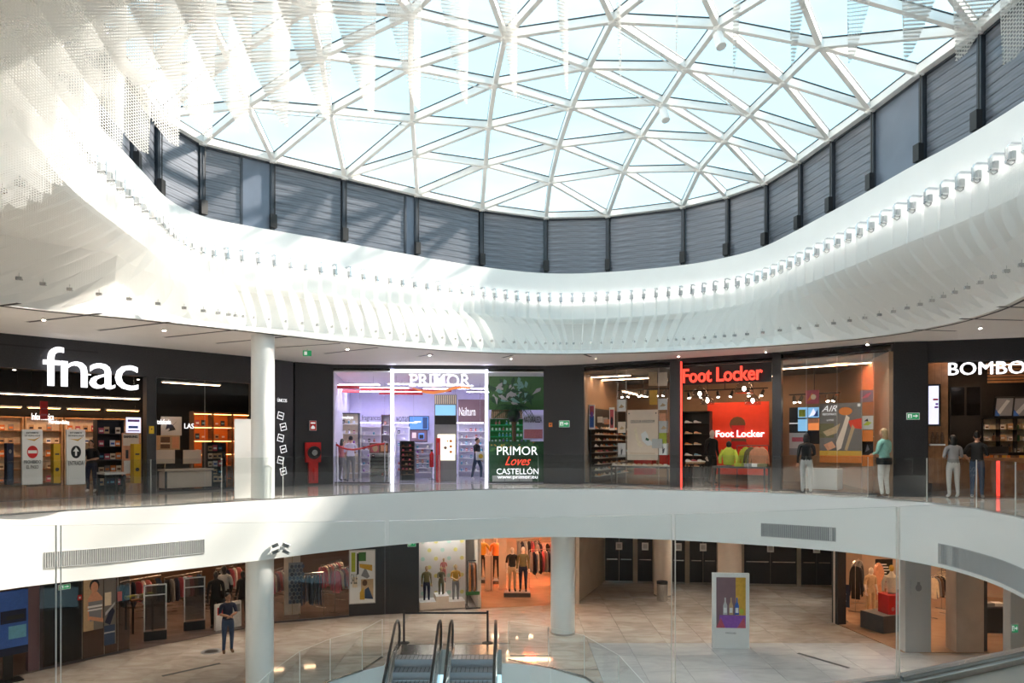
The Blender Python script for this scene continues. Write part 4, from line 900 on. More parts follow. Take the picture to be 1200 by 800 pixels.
# tower with screens
c, z, w, h = PR.rect(509, 466, 535, 568, 1.2); T = thing('display_tower', 'grey display tower with a slatted head, blue screen and lit price panel', 'display tower', (c.x, c.y, .012), PR.rz)
b = MB(); b.box(-w / 2, w / 2, 0, .45, 0, h - .012, 'grey'); b.build('body', T)
for k in range(11): x = -w / 2 + .04 + k * (w - .08) / 10; b = MB(); b.box(x - .015, x + .015, -.03, 0, h - .36, h - .04, 'cream' if k % 1 == 0 else 'black'); b.build('slat', T)
b = MB(); b.box(-w / 2 + .04, w / 2 - .04, -.012, 0, h - .78, h - .4, 'screen_cyan'); b.build('screen', T); b = MB(); b.box(-w / 2 + .02, w / 2 - .02, -.02, 0, h - 1.12, h - .8, 'black'); b.build('black_panel', T)
b = MB(); b.box(-w / 2 + .12, w / 2 - .05, -.04, 0, .78, 1.75, 'lightbox'); o = b.build('lit_panel', T)
b = MB()
for (x, zz, r) in ((.0, 1.25, .06), (.2, 1.5, .05), (.2, 1.3, .05), (.2, 1.1, .05), (.08, 1.5, .03)): b.cyl((x, -.046, zz), (x, -.04, zz), r, n=12, m='orange' if x else 'grey')
b.build('print', T)
poster('red_stand', 'narrow red upright stand against the display tower', 'sign stand', PR, 511, 513, 516, 568, .9, 'red', [('rose', rr(.3, .1, .7, .9))], t=.06)
p = PR.P(506, 2.4); b = MB(); b.lathe([(.07, 0), (.085, .02), (.085, .5), (.03, .6)], 12, 'red'); T = thing('fire_extinguisher', 'red fire extinguisher standing beside the display tower', 'fire extinguisher', (p.x, p.y, .5)); b.build('cylinder', T, smooth=True); b = MB(); b.box(-.05, .05, -.02, .02, .6, .68, 'black'); b.build('valve', T); b = MB(); b.cyl((0, 0, -.49), (0, 0, 0), .02, n=8, m='steel'); b.lathe([(.14, -.49), (.14, -.46)], 12, 'steel'); b.build('stand', T)
# right-hand walls
poster('sign_wall', 'plum coloured wall panel with white Nailturn lettering', 'wall panel', PR, 537, 468, 570, 496, 4.6, 'plumwall', t=.1); text('wall_lettering', 'Nailturn', PR, 538, 477, 557, 487, 4.55, 'letter_soft', None, 'white Nailturn lettering on the plum panel')
cshelf('tall lit white shelf of nail products behind the customer', 537, 571, 497, 4.8, 7, step=.2, grp2='cosmetics on the white shelves')
for k, px in enumerate((436, 470, 548, 605)):
    p = PR.P(px, 4.4); lamp('shelf_light', 'thin violet white light bar above the cosmetics wall shelves', 'lamp_violet', (p.x, p.y, 2.28), PR.rz, 1.3, .05, .03, group='light bars over the cosmetics shelves')
figure('person', 'person in a black top and jeans with a yellow bag in the cosmetics shop', 'person', (*PR.P(559, 2.2), .012), R_(60), 1.6, 'black_cloth', 'jeans', arms=('down', 'fold'), legs='stride', shoes='white_cloth')
p = PR.P(563, 2.1); T = thing('shoulder_bag', 'white and yellow shopping bag carried by the cosmetics customer', 'bag', (p.x, p.y - .12, .78), R_(20)); b = MB(); b.prism([(-.15, 0), (.15, 0), (.18, .32), (-.18, .32)], -.06, .06, 'white_cloth'); b.build('bag_body', T); b = MB(); b.prism(el(0, .15, .09, .09), -.064, -.06, 'yellow'); b.build('print', T); b = MB(); b.tube([(-.1, 0, .32), (-.07, 0, .52), (.07, 0, .52), (.1, 0, .32)], .01, 5, 'black'); b.build('strap', T)
figure('person', 'person in a white shirt behind the red rope, seen from behind', 'person', (*PR.P(411, .9), .012), R_(190), 1.66, 'lavender', 'grey', arms='front', shoes='black')
figure('person', 'person in a pink top beside the left edge of the cosmetics window', 'person', (*PR.P(401, 1.5), .012), R_(150), 1.56, 'pink', 'grey', arms='down', style='long')
T = thing('rope_barrier', 'sagging dark red rope across the cosmetics window', 'rope barrier', (*PR.P(420, .35), .012), PR.rz)
ux = [(PR.P(px, .35) - PR.P(420, .35)).dot(PR.d) for px in (394, 400, 407, 414, 422, 432, 440, 451)]; zs = [PR.z(420, y, .35) for y in (521, 524.5, 526.5, 527, 526, 523.5, 521.5, 520)]
b = MB(); b.tube([(u, 0, z) for u, z in zip(ux, zs)], .035, 8, 'red'); b.build('rope', T, smooth=True)
for u in (ux[0], ux[-1]): b = MB(); b.cyl((u, 0, 0), (u, 0, 1.46), .022, n=10, m='chrome'); b.lathe([(.15, 0), (.15, .02), (.03, .04)], 14, 'chrome', (u, 0, 0)); b.build('post', T, smooth=True)
# window bay with leafy backdrop, palm and vinyl lettering
T = poster('leaf_backdrop', 'green printed leaf backdrop high in the cosmetics window', 'backdrop', PR, 573, 441, 637, 480, 1.4, 'leaf', [(('darkgreen', 'leaf', 'teal', 'darkgreen', 'lightgrey')[k % 5], [(a, c), (a + .16 * math.cos(t), c + .3 * math.sin(t)), (a + .2 * math.cos(t + .25), c + .36 * math.sin(t + .25)), (a + .13 * math.cos(t + .5), c + .24 * math.sin(t + .5))]) for k in range(70) for a, c, t in ((random.uniform(.1, .8), random.uniform(.1, .65), random.uniform(0, 3)),)], t=.04)
cshelf('green lit shelf of natural products behind the window lettering', 574, 622, 490, 2.2, 5, 'lightgrey', 'green', 'leaf', step=.14, lab2='pale bottle on the green lit shelf', grp2='bottles on the green lit shelf', z0=1.2, protos=cos[6:])
sl = PR.rect(576, 482, 612, 490, 2.0); T = thing('slatted_fascia', 'slatted wooden fascia above the green lit shelf', 'fascia', (sl[0].x, sl[0].y, sl[1]), PR.rz)
for k in range(22): x = -sl[2] / 2 + sl[2] * k / 21; b = MB(); b.box(x - .014, x + .014, 0, .03, 0, sl[3], 'tan'); b.build('slat', T)
b = MB(); b.box(-sl[2] / 2, sl[2] / 2, .03, .05, 0, 3.94 - sl[1], 'brown'); b.build('backing', T)
poster('sign_wall', 'pale pink panel with dark NATURALEZA lettering in the window', 'wall panel', PR, 613, 485, 637, 515, 1.9, 'lavender', [('pink', rr(.05, .05, .95, .4))], t=.05); text('wall_lettering', 'NATURALEZA', PR, 614, 488, 635, 495, 1.88, 'letter_dark', None, 'dark NATURALEZA lettering on the pale window panel')
poster('leaf_print', 'dark green leafy printed panel low in the cosmetics window', 'backdrop', PR, 573, 517, 637.5, 569, .25, 'darkgreen', [('leaf', [(a, c), (a + .08, c + .03), (a + .05, c + .07), (a - .02, c + .04)]) for k in range(22) for a, c in ((random.uniform(.02, .85), random.uniform(.75, .93)),)] + [('mustard', [(a, c), (a + .04, c + .01), (a + .01, c + .03)]) for k in range(14) for a, c in ((random.uniform(.02, .9), random.uniform(.8, .97)),)], t=.04)
c_, z_, w_, h_ = PR.rect(578, 557, 624, 572, .2)
T = thing('window_lettering', 'white vinyl PRIMOR Loves CASTELLÓN lettering on the right cosmetics window', 'lettering', (*PR.P(606, .06), 0), PR.rz)
text('line', 'PRIMOR', PR, 582.5, 523, 630, 533, .06, 'letter_white', T, depth=.004, off=-.006); text('line', 'Loves', PR, 592, 534.5, 622, 545, .06, 'letter_red', T, depth=.004, italic=.5)['label'] = 'red slanted script Loves'
text('line', 'CASTELLÓN', PR, 582, 547, 631, 555.5, .06, 'letter_white', T, depth=.004, off=.0); text('line', 'www.primor.eu', PR, 583, 556.5, 630, 562, .06, 'letter_white', T, depth=.004, off=.0)
poster('pale_crate', 'pale wooden crate front at the foot of the lettered window', 'crate', PR, 577, 557, 624, 571, .16, 'lightgrey', [('grey', rr(.3, 0, .32, 1)), ('grey', rr(.66, 0, .68, 1))], t=.06)
p = PR.P(602, .9); T = thing('potted_palm', 'dark potted palm with arching fronds behind the cosmetics window', 'palm', (p.x, p.y, .012), 0)
b = MB(); b.lathe([(.2, 0), (.26, .5), (.27, .52)], 16, 'black'); b.build('pot', T, smooth=True); b = MB(); b.tube([(0, 0, .5), (.02, 0, 1.4), (0, 0, 2.4)], [.07, .06, .09], 8, 'brown'); b.ell((0, 0, 2.45), (.24, .2, .26), 'black', 10, 8); b.build('trunk', T, smooth=True)
for k in range(16):
    a = k * 2.399; R0 = random.uniform(.65, .95); up = random.uniform(.25, .8); b = MB(); pth = []
    for t in range(8): q = t / 7; pth.append(Vector((math.cos(a) * R0 * q, math.sin(a) * R0 * q * .55, 2.5 + up * math.sin(q * 2.2) * .8 - .55 * q * q)))
    b.tube(pth, [.014 * (1 - .8 * t / 7) for t in range(8)], 4, 'darkgreen'); sd = Vector((-math.sin(a), math.cos(a), 0))
    for t in range(1, 14):
        q = t / 14 * 7; i = int(q); pp = pth[i].lerp(pth[min(7, i + 1)], q - i); L = .26 * math.sin(math.pi * min(.96, .15 + t / 16)); d = (pth[min(7, i + 1)] - pth[i]).normalized()
        for s in (-1, 1): tip = pp + (sd * s * .8 + d * .7).normalized() * L - Vector((0, 0, .08)); e_ = d * .018; b.add([pp - e_, pp + e_, tip, pp + Vector((0, 0, .006))], [(0, 1, 2), (0, 2, 3), (1, 3, 2)], 'darkgreen')
    b.build('frond', T)
# ---- sneaker shop, three bays
room('sneakers', [(2.42, 24.0), (5.06, 22.5), (7.9, 20.8), (10.28, 18.62)], [(5.0, 29.6), (11.7, 24.4)], 'tanwall', 'shopfloor', 'black', 3.95, UP)
pane(SH, 685, 785, .012, zp(427, 23.2), 'glazed window of the sneaker shop beside the exit sign', seams=(723, 734, 772)); pane(FW, 915.5, 1047, .012, zp(409, 19.6), 'glazed window of the sneaker shop with a large orange poster', seams=(945, 981, 1010, 1024))
shoes = [P_shoe(u, s) for u, s in (('paper', 'paper'), ('cream', 'paper'), ('peach', 'cream'), ('tan', 'paper'), ('black', 'paper'), ('rose', 'paper'), ('lightgrey', 'paper'), ('orange', 'cream'), ('cyan', 'paper'))]
# wall of shoes along the left side wall
sw0 = Vector((2.85, 24.6)); sw1 = Vector((4.75, 28.6)); d = sw1 - sw0; c = (sw0 + sw1) / 2; ang = math.atan2(-d.y, -d.x) + math.pi
ang = math.atan2(d.y, d.x); T = thing('shoe_wall', 'dark wall rack with eight rows of pale sneakers', 'shoe rack', (c.x, c.y, .012), ang); L = d.length
b = MB(); b.box(-L / 2, L / 2, 0, .05, 0, 2.7, 'black'); b.build('back_panel', T); zs = []
for k in range(9): z = .2 + k * .215; b = MB(); b.box(-L / 2, L / 2, -.3, 0, z, z + .02, 'darksteel'); b.build('shelf_board', T); zs.append(z + .02)
stock(T, L, -.3, zs, shoes, 'sneaker', 'pale sneaker on the dark eight row shoe wall', 'sneaker', 'sneakers on the shoe wall', .31, .97, .5, (1, 1.15))
q = (sw0 + sw1) / 2; lamp('light_strip', 'long warm light strip added to brighten the shoe wall', 'lamp_warm', (q.x + .95, q.y - .45, 3.3), ang, 3.2, .12)  # extra strip added so the dim shoe rows get light
def inpix(name, label, cat, S, x0, y0, x1, y1, v, bg, sh=(), **k): return poster(name, label, cat, S, x0, y0, x1, y1, v, bg, sh, **k)
poster('shoe_poster', 'narrow blue and red framed poster above the shoe wall, by the window edge', 'poster', SH, 690, 474, 697, 503, .5, 'paper', [('rose', rr(.15, .6, .85, .95)), ('blue', rr(.15, .08, .85, .55)), ('purple', el(.5, .6, .25, .12))]); poster('shoe_poster', 'narrow red and violet framed poster above the shoe wall, by the window rods', 'poster', SH, 714, 477, 720, 504, 1.2, 'paper', [('rose', rr(.15, .1, .85, .9)), ('navy', el(.5, .4, .25, .2))])
for k, (x0, y0, x1, y1, bg, lab) in enumerate(((723, 468, 733, 482, 'paper', 'white printed card high on the left window rod'), (724, 494, 733, 507, 'warmwhite', 'cream printed card halfway down the left window rod'), (724, 519, 733, 535, 'lightgrey', 'grey card with a black figure low on the left window rod'), (771, 467, 782, 480, 'paper', 'white printed card high on the right window rod'), (772, 484, 780, 493, 'peach', 'small peach card on the right window rod'), (772, 493, 783, 507, 'lightgrey', 'grey shoe card on the right window rod'), (772, 507, 781, 520, 'lime', 'lime green card on the right window rod'), (772, 519, 783, 533, 'paper', 'white card with a black figure low on the right window rod'), (760, 436, 770, 452, 'tan', 'tan card hung at the head of the sneaker window'), (771, 436, 782, 452, 'warmwhite', 'pale card hung at the head of the sneaker window'), (761, 457, 770, 474, 'mustard', 'ochre card hung below the tan one'), (700, 488, 706, 495, 'paper', 'white shoe box on the rack head'), (706, 489, 712, 496, 'lightgrey', 'grey shoe box on the rack head'), (708, 491, 717, 497, 'peach', 'peach shoe box on the rack head'), (764, 514, 776, 525, 'lightgrey', 'grey price card overlapping the large shoe poster'))):
    poster('display_card', lab, 'card', SH, x0, y0, x1, y1, .45 if k < 11 else (1.4 if k < 14 else .4), bg, [('letter_dark', [(.4, .1), (.55, .2), (.65, .6), (.5, .5), (.45, .8), (.38, .4)])] if k in (2, 7) else [('tan', [(.2, .3), (.6, .3), (.85, .4), (.5, .6)])] if k in (0, 3, 5, 1) else ())
for px, lab in ((724, 'thin steel display rod left of the large shoe poster'), (733.5, 'thin steel display rod beside the large shoe poster'), (772, 'thin steel display rod right of the large shoe poster'), (782, 'thin steel display rod against the dark pillar')):
    p = SH.P(px, .42); T = thing('display_rod', lab, 'rod', (p.x, p.y, .012)); b = MB(); b.cyl((0, 0, .02), (0, 0, 3.9), .008, n=6, m='chrome'); b.build('rod', T); b = MB(); b.lathe([(.05, 0), (.05, .02)], 10, 'steel'); b.build('base', T)
T = poster('shoe_poster', 'large cream poster with two sneakers hanging in the window', 'poster', SH, 735, 480, 771, 539, .5, 'warmwhite', [('tan', rr(.1, .13, .9, .14)), ('cream', [(.22, .62), (.3, .66), (.36, .45), (.52, .28), (.42, .24), (.34, .3), (.28, .45)]), ('paper', [(.45, .52), (.6, .58), (.68, .5), (.7, .42), (.82, .36), (.86, .30), (.66, .29), (.5, .38)]), ('darkgreen', [(.62, .45), (.72, .42), (.7, .38), (.6, .4)]), ('letter_dark', el(.06, .93, .02, .015)), ('letter_dark', el(.94, .93, .02, .015))])
text('lettering', 'COLOUR KINGDOM', SH, 739, 492, 767, 495.5, .49, 'letter_dark', T, depth=.003)
T, w, h = table('low window table with a row of white sneakers and a red box beneath', SH, 718, 786, 546, .9, 'black', .5)
for k in range(11): u = -w / 2 + .12 + (w - .24) * k / 10; p = Vector((*T.location.to_2d(), 0)) + Vector((SH.d.x * u, SH.d.y * u, h)); tag(obj('sneaker', shoes[k % 2], None, p, SH.rz), 'white sneaker in the row on the low window table', 'sneaker', 'white sneakers on the window table')
poster('red_cube', 'red display cube behind the low window table', 'display cube', SH, 743, 537, 764, 556, 1.6, 'red', t=.5); poster('red_cube', 'red display cube below the lime card', 'display cube', SH, 773, 533, 782, 548, 1.5, 'red', t=.4)
# track lights
for S, x0, x1, y, v, lab in ((SH, 724, 784, 455, 2.5, 'black ceiling track with spotlights behind the shoe window'), (FE, 802, 900, 455, 2.5, 'black ceiling track with spotlights in the sneaker shop doorway'), (FW, 925, 985, 460, 2.2, 'black ceiling track with spotlights behind the orange poster window')):
    c, z, w, h = S.rect(x0, y, x1, y + 2, v); T = thing('track_light', lab, 'track light', (c.x, c.y, z), S.rz); b = MB(); b.box(-w / 2, w / 2, -.02, .02, 0, .04, 'black'); b.build('track', T)
    for k in range(6): u = -w / 2 + .15 + k * (w - .3) / 5; b = MB(); b.cyl((u, 0, 0), (u, 0, -.06), .012, n=6, m='black'); b.cyl((u, 0, -.05), (u + .05 * (-1) ** k, -.08, -.24), .05, .06, 10, 'black'); h = b.build('spot_head', T, smooth=True); b = MB(); b.cyl((u + .05 * (-1) ** k, -.08, -.24), (u + .052 * (-1) ** k, -.083, -.248), .05, n=10, m='lamp_spot'); b.build('lens', h)
    b = MB(); b.cyl((0, 0, .04), (0, 0, 3.95 - z), .012, n=6, m='black'); b.build('stem', T)
for S, px, v, L in ((SH, 735, 2.5, 2.2), (SH, 715, 1.2, 1.5), (FE, 840, 3.3, 2.2), (FE, 875, 4, 2.4), (FW, 950, 1.6, 2.2), (FW, 1010, 1.6, 1.8)):
    p = S.P(px, v); lamp('light_strip', 'slim warm light strip under the black ceiling of the sneaker shop', 'lamp_warm', (p.x, p.y, 3.85), S.rz, L, .12, group='light strips in the sneaker shop')
# doorway bay
T = thing('light_strip', 'thin upright red light line on the pillar of the sneaker shop', 'light strip', (*FE.P(798.5, -.04), .012), FE.rz); b = MB(); b.box(-.025, .025, -.03, 0, 0, zp(424, 22.2), 'led_red'); b.build('tube', T); b = MB(); b.box(-.035, .035, 0, .02, 0, zp(424, 22.2), 'black'); b.build('channel', T)
poster('sign_board', 'black sign board over the sneaker shop doorway', 'sign board', FE, 800, 427, 904, 449, -.01, 'black', t=.06)
text('sign_letters', 'Foot Locker', FE, 800.5, 430, 894, 447, -.1, 'letter_red', None, 'red illuminated Foot Locker letters on the black sign board', depth=.07, off=.018, sp=.98)
T = poster('feature_wall', 'bright red feature wall with a printed dark face in the sneaker shop', 'wall panel', FE, 829, 471, 901, 556, 4.5, 'redwall', [('brown', el(.5, .70, .13, .1)), ('red', [(.40, .68), (.42, .56), (.48, .52), (.56, .52), (.61, .58), (.62, .68)]), ('brown', rr(.4, .42, .64, .5)), ('red', [(.3, .36), (.42, .46), (.62, .46), (.74, .36)])], t=.1)
text('lettering', 'Foot Locker', FE, 839, 504, 896, 512, 4.46, 'letter_white', T, depth=.03, off=.012)
p = FE.P(815, 3.2); T, zs = shelf('shoe_rack', 'black rack of trainers left of the red feature wall', 'shoe rack', (p.x, p.y, .012), FE.rz, 1.0, .4, 2.6, 6, 'black', 'black'); stock(T, .95, .3, zs[1:], shoes, 'sneaker', 'trainer on the black rack by the red wall', 'sneaker', 'trainers on the black rack', .32, .9)
for px, py, v, r, lab in ((820, 462, 1.5, .28, 'glass dome pendant lamp left in the sneaker shop doorway'), (872, 456, 1.4, .3, 'glass dome pendant lamp under the word Locker'), (882, 470, 1.9, .26, 'glass dome pendant lamp before the red feature wall'), (829, 470, 2.6, .24, 'glass dome pendant lamp hanging over the black mannequin')):
    p = FE.P(px, v); z = zp(py, p.y); T = thing('pendant_lamp', lab, 'pendant lamp', (p.x, p.y, z)); b = MB(); b.cyl((0, 0, r), (0, 0, 3.95 - z), .01, n=5, m='black'); b.build('cord', T); b = MB(); b.lathe([(r, -.12), (r * .97, 0), (r * .75, r * .5), (r * .3, r * .85), (.05, r)], 16, 'lens'); b.build('dome', T, smooth=True); b = MB(); b.ell((0, 0, .02), (.06, .06, .08), 'lamp_spot', 8, 6); b.build('bulb', T)
figure('mannequin', 'black dressed mannequin standing in the sneaker shop doorway', 'mannequin', (*FE.P(834, 2.0), .012), R_(20), 1.86, 'black_cloth', 'black_cloth', 'mannequin', None, None, arms='down', sleeves='long', faceless=True)
T, w, h = table('dark display table with folded clothes in the sneaker shop doorway', FE, 838, 900, 546, 1.0, 'plinth', .8)
T2 = thing('bust_form', 'lime yellow hooded sweatshirt on a bust form on the dark table', 'bust form', (*FE.P(854, .95), h), FE.rz); b = MB(); b.tube([(0, 0, .04), (0, 0, .3), (0, 0, .5), (0, 0, .62)], [.17, .2, .2, .07], 12, 'lime', sq=.6); b.tube([(-.17, 0, .52), (-.27, -.04, .3), (-.27, -.06, .08)], [.07, .06, .05], 8, 'lime'); b.tube([(.17, 0, .52), (.27, -.04, .3), (.27, -.06, .08)], [.07, .06, .05], 8, 'lime'); b.build('sweatshirt', T2, smooth=True); b = MB(); b.ell((0, .02, .7), (.09, .1, .12), 'black', 10, 8); b.build('head_form', T2, smooth=True); b = MB(); b.lathe([(.1, 0), (.1, .03), (.02, .05)], 12, 'steel'); b.build('base', T2)
p = FE.P(882, 1.6); rack('black clothes rack with lime and peach sweatshirts in the sneaker shop', (p.x, p.y, .012), FE.rz, 1.0, 1.35)
for k, m in enumerate(('lime', 'khaki', 'peach', 'peach')):
    q = FE.P(874 + k * 6, 1.5); garment(('lime green', 'olive', 'peach', 'peach')[k] + ' sweatshirt hanging on the black rack', 'sweatshirts on the black rack', (q.x, q.y - .02 * k, 1.27), FE.rz + .5 - .25 * k, m, .5, .62)
fold = [P_box(.3, .24, .1, m) for m in ('lime', 'grey', 'paper', 'khaki')]
for k, px in enumerate((867, 876, 885, 894)):
    q = FE.P(px, .75); tag(obj('folded_clothes', fold[k % 4], None, (q.x, q.y, h), FE.rz), 'folded sweatshirt lying on the dark doorway table', 'folded clothes', 'folded sweatshirts on the doorway table')
T, w, h2 = table('low plinth of trainers under the black rack in the sneaker shop', FE, 806, 824, 541, 1.6, 'tan', .5)
for k, px in enumerate((808, 815, 822)): q = FE.P(px, 1.5); tag(obj('sneaker', shoes[5 if k % 2 else 0], None, (q.x, q.y, h2), FE.rz), 'trainer on the low plinth by the doorway', 'sneaker', 'trainers on the low plinth')
# right window bay
T = poster('window_poster', 'large orange and grey sneaker poster with white script in the window', 'poster', FW, 960.5, 472, 1010, 542, .4, 'greywall', [('orange', rr(0, 0, 1, .13)), ('mustard', rr(0, .12, 1, .2)), ('orange', el(.62, .86, .16, .07)), ('redwall', [(.68, .70), (1, .74), (1, .56), (.75, .58)]), ('khaki', rr(0, .42, .35, .66)), ('tan', [(.08, .52), (.35, .6), (.5, .66), (.42, .5), (.18, .44)]), ('warmwhite', [(.42, .2), (.52, .24), (.72, .75), (.64, .8), (.55, .6), (.40, .34)]), ('tan', [(.6, .22), (.66, .2), (.84, .58), (.78, .64)]), ('peach', [(.1, .3), (.3, .36), (.4, .26), (.2, .2)]), ('paper', rr(.9, .93, .97, .98))])
text('lettering', 'AIR', FW, 963, 475, 981, 482, .39, 'signwhite', T, depth=.003, italic=.4); text('lettering', 'PERFORMANCE', FW, 964, 484, 980, 486.5, .39, 'signwhite', T, depth=.003); text('lettering', 'LOVE', FW, 969, 491, 977, 493, .39, 'signwhite', T, depth=.003)
for x0, y0, x1, y1, v, bg, sh, lab in ((944, 457, 959.5, 473, .5, 'rose', [('orange', [(.1, .2), (.5, .8), (.7, .4)]), ('cream', el(.6, .5, .2, .2))], 'square red picture above the blue screens'), (935, 477, 946, 505, .9, 'screen_cyan', [('lime', rr(.1, .6, .8, .9)), ('navy', rr(0, .5, 1, .56))], 'tall blue video screen in the poster window'), (947, 477, 959.5, 489, .9, 'screen_cyan', [('screen_white', [(.1, .1), (.5, .9), (.8, .3)]), ('blue', [(.5, .1), (.9, .8), (.95, .1)])], 'small blue video screen in the poster window'), (947, 490, 959.5, 504, .9, 'screen_orange', [('peach', rr(0, .6, 1, 1))], 'small orange video screen below the blue one'), (1008, 457, 1023, 471, .5, 'plumwall', [('rose', [(.1, .3), (.6, .4), (.9, .8), (.5, .7)])], 'square dark picture of a red sneaker'), (1010, 487, 1023, 503, .5, 'lightgrey', [('lime', [(.1, .3), (.5, .6), (.9, .5), (.6, .3)]), ('navy', [(.2, .6), (.5, .8), (.6, .6)])], 'grey picture of a lime and navy sneaker'), (1010, 504, 1023, 517, .5, 'orange', (), 'plain orange card below the lime sneaker picture'), (1010, 517, 1023, 533, .6, 'black', [('grey', [(.3, .2), (.7, .4), (.5, .8)])], 'black card with a grey mark in the poster window'), (1010, 533, 1023, 546, .5, 'orange', (), 'plain orange card near the foot of the poster window'), (925, 507, 946, 533, 1.1, 'lightgrey', [('rose', rr(.15, .6, .8, .8)), ('grey', rr(0, 0, 1, .3))], 'pale notice board with red lines in the poster window')):
    poster('window_picture', lab, 'picture', FW, x0, y0, x1, y1, v, bg, sh)
poster('wall_board', 'black wall board behind the blue screens', 'wall panel', FW, 925, 477, 960, 520, 1.3, 'black', [('signwhite', rr(.0, .55, .3, .58))]); poster('white_plinth', 'long white plinth along the foot of the poster window', 'plinth', FW, 941, 549, 981, 573, .35, 'lightgrey', t=.5)
poster('shoe_tower', 'dark wooden shoe tower at the end of the poster window', 'shelf', FW, 1024, 462, 1044, 560, 2.2, 'plumwall', [('cream', rr(.1, .75, .3, .95)), ('black', rr(.5, .6, .95, .66)), ('tan', rr(.1, .3, .9, .34)), ('tan', rr(.1, .5, .9, .54))], t=.4)
for px, yy in ((1018, 512), (1020, 530), (1017, 546)): q = FW.P(px, .7); tag(obj('sneaker', shoes[3], None, (q.x, q.y, zp(yy, q.y)), FW.rz), 'brown sneaker on a clear peg in the poster window', 'sneaker', 'sneakers on pegs in the poster window')
figure('person', 'person in a black hooded top and pale trousers before the poster window', 'person', (*FW.P(945, -.55), .0), R_(160), 1.70, 'black_cloth', 'lightgrey', hair='black_cloth', style='hood', arms=('down', 'front'), sleeves='long', shoes='black')
figure('person', 'person in a mint green jacket with a black waist bag at the window end', 'person', (*FW.P(1036, -.5), .0), R_(205), 1.82, 'teal', 'white_cloth', hair='hair_fair', style='long', arms='front', sleeves='long', shoes='brown')
p = FW.P(1036, -.5); T = thing('waist_bag', 'black bag tied round the waist of the person in mint green', 'bag', (p.x, p.y, 1.0), R_(205)); b = MB(); b.lathe([(.19, -.12), (.2, -.06), (.19, .06)], 16, 'black_cloth'); b.build('pouch', T, smooth=True)
# ---- cafe
room('cafe', [(11.22, 18.4), (15.6, 17.0)], [(12.8, 23.0), (17.2, 21.6)], 'black', 'shopfloor', 'black', 3.9, UP)
text('sign_letters', 'BOMBON', BO, 1111, 423.5, 1221, 438.5, -.03, 'letter_white', None, 'white bold BOMBON letters along the cafe header', depth=.07, off=.0, sp=1.04)
poster('timber_panel', 'warm brown timber panel beside the cafe screen', 'wall panel', BO, 1088, 424, 1111, 566, .35, 'wood', [('brown', rr(.33, 0, .34, 1)), ('brown', rr(.66, 0, .67, 1))], t=.1)
poster('menu_screen', 'bright violet white upright menu screen with a dark frame', 'screen', BO, 1088, 452, 1100, 497, .25, 'screen_white', [('red', rr(.45, .62, .95, .67)), ('purple', rr(.7, .5, .95, .55)), ('purple', rr(.6, .42, .95, .47))], 'black', t=.06, fw=.05)
T = thing('cafe_counter', 'long cafe counter with timber top and dark front', 'counter', (*BO.P(1150, .9), .012), BO.rz); b = MB(); b.box(-1.2, 2.6, -.02, .6, 0, .98, 'wood'); b.build('front', T); b = MB(); b.box(-1.25, 2.65, -.1, .65, .98, 1.04, 'wood'); b.build('worktop', T); b = MB(); b.box(-1.2, 2.6, -.06, -.02, .35, .7, 'wood'); b.build('timber_band', T)
figure('person', 'person with long dark hair and grey top at the cafe counter', 'person', (*BO.P(1117, -.1), .0), R_(170), 1.64, 'grey', 'lightgrey', hair='hair_dark', style='long', arms='front', shoes='white_cloth')
figure('person', 'person in a black sleeveless top turned sideways at the cafe counter', 'person', (*BO.P(1145, -.05), .0), R_(140), 1.72, 'black_cloth', 'jeans', hair='hair_dark', style='bun', arms=('hip', 'front'), shoes='white_cloth')
food = [P_box(.2, .14, .07, m) for m in ('orange', 'tan', 'brown', 'mustard')] + [P_bottle(.04, .2, 'orange', 'paper')]
for k, px in enumerate(list(range(1090, 1112, 6)) + list(range(1158, 1200, 5))):
    q = BO.P(px, 1.0); tag(obj('pastry_tray', food[k % 4], None, (q.x, q.y, 1.052), BO.rz), 'tray of orange pastries on the timber cafe counter', 'pastry tray', 'pastry trays on the cafe counter')
carafe = MB(); carafe.lathe([(.05, 0), (.055, .02), (.05, .2), (.025, .28), (.03, .32)], 12, 'lens'); CARA = carafe.data('carafe', True)
poster('wall_shelf', 'small timber wall shelf under the menu screen', 'shelf', BO, 1090, 520, 1108, 522, .22, 'paper', t=.15)
for px in (1093, 1098, 1104): q = BO.P(px, .28); tag(obj('glass_carafe', CARA, None, (q.x, q.y, zp(520, q.y)), 0), 'clear glass carafe on the small timber wall shelf', 'carafe', 'carafes on the small wall shelf')
poster('coffee_machine', 'dark round backed coffee machine behind the cafe counter', 'coffee machine', BO, 1155, 523, 1182, 534, 2.0, 'darksteel', [('steel', rr(.05, .1, .95, .25))], t=.5)
for x0, y0, x1, y1, ti, lab in ((1166, 466, 1186, 487, .25, 'tilted grey video screen over the cafe counter, beside the dark shelf'), (1187, 466, 1212, 487, .25, 'tilted grey video screen over the cafe counter, beside the timber slats')):
    T = poster('video_screen', lab, 'screen', BO, x0, y0, x1, y1, 1.6, 'grey', [('lightgrey', [(.1, .2), (.6, .9), (.8, .85), (.3, .1)]), ('screen_dark', [(0, 0), (.3, 0), (0, .4)])], 'black'); T.rotation_euler.x = ti
c, z, w, h = BO.rect(1152, 490, 1212, 530, 3.6); T = thing('back_shelf', 'lit back shelf of bottles and boxes behind the cafe counter', 'shelf', (c.x, c.y, z), BO.rz)
b = MB(); b.box(-w / 2, w / 2, .3, .33, 0, h, 'cream'); b.build('back_panel', T)
for k in range(4): b = MB(); b.box(-w / 2, w / 2, 0, .3, h * k / 3 - .01, h * k / 3 + .01, 'darksteel'); b.build('shelf_board', T)
for k in range(4): x = -w / 2 + w * k / 3; b = MB(); b.box(x - .012, x + .012, 0, .3, 0, h, 'darksteel'); b.build('divider', T)
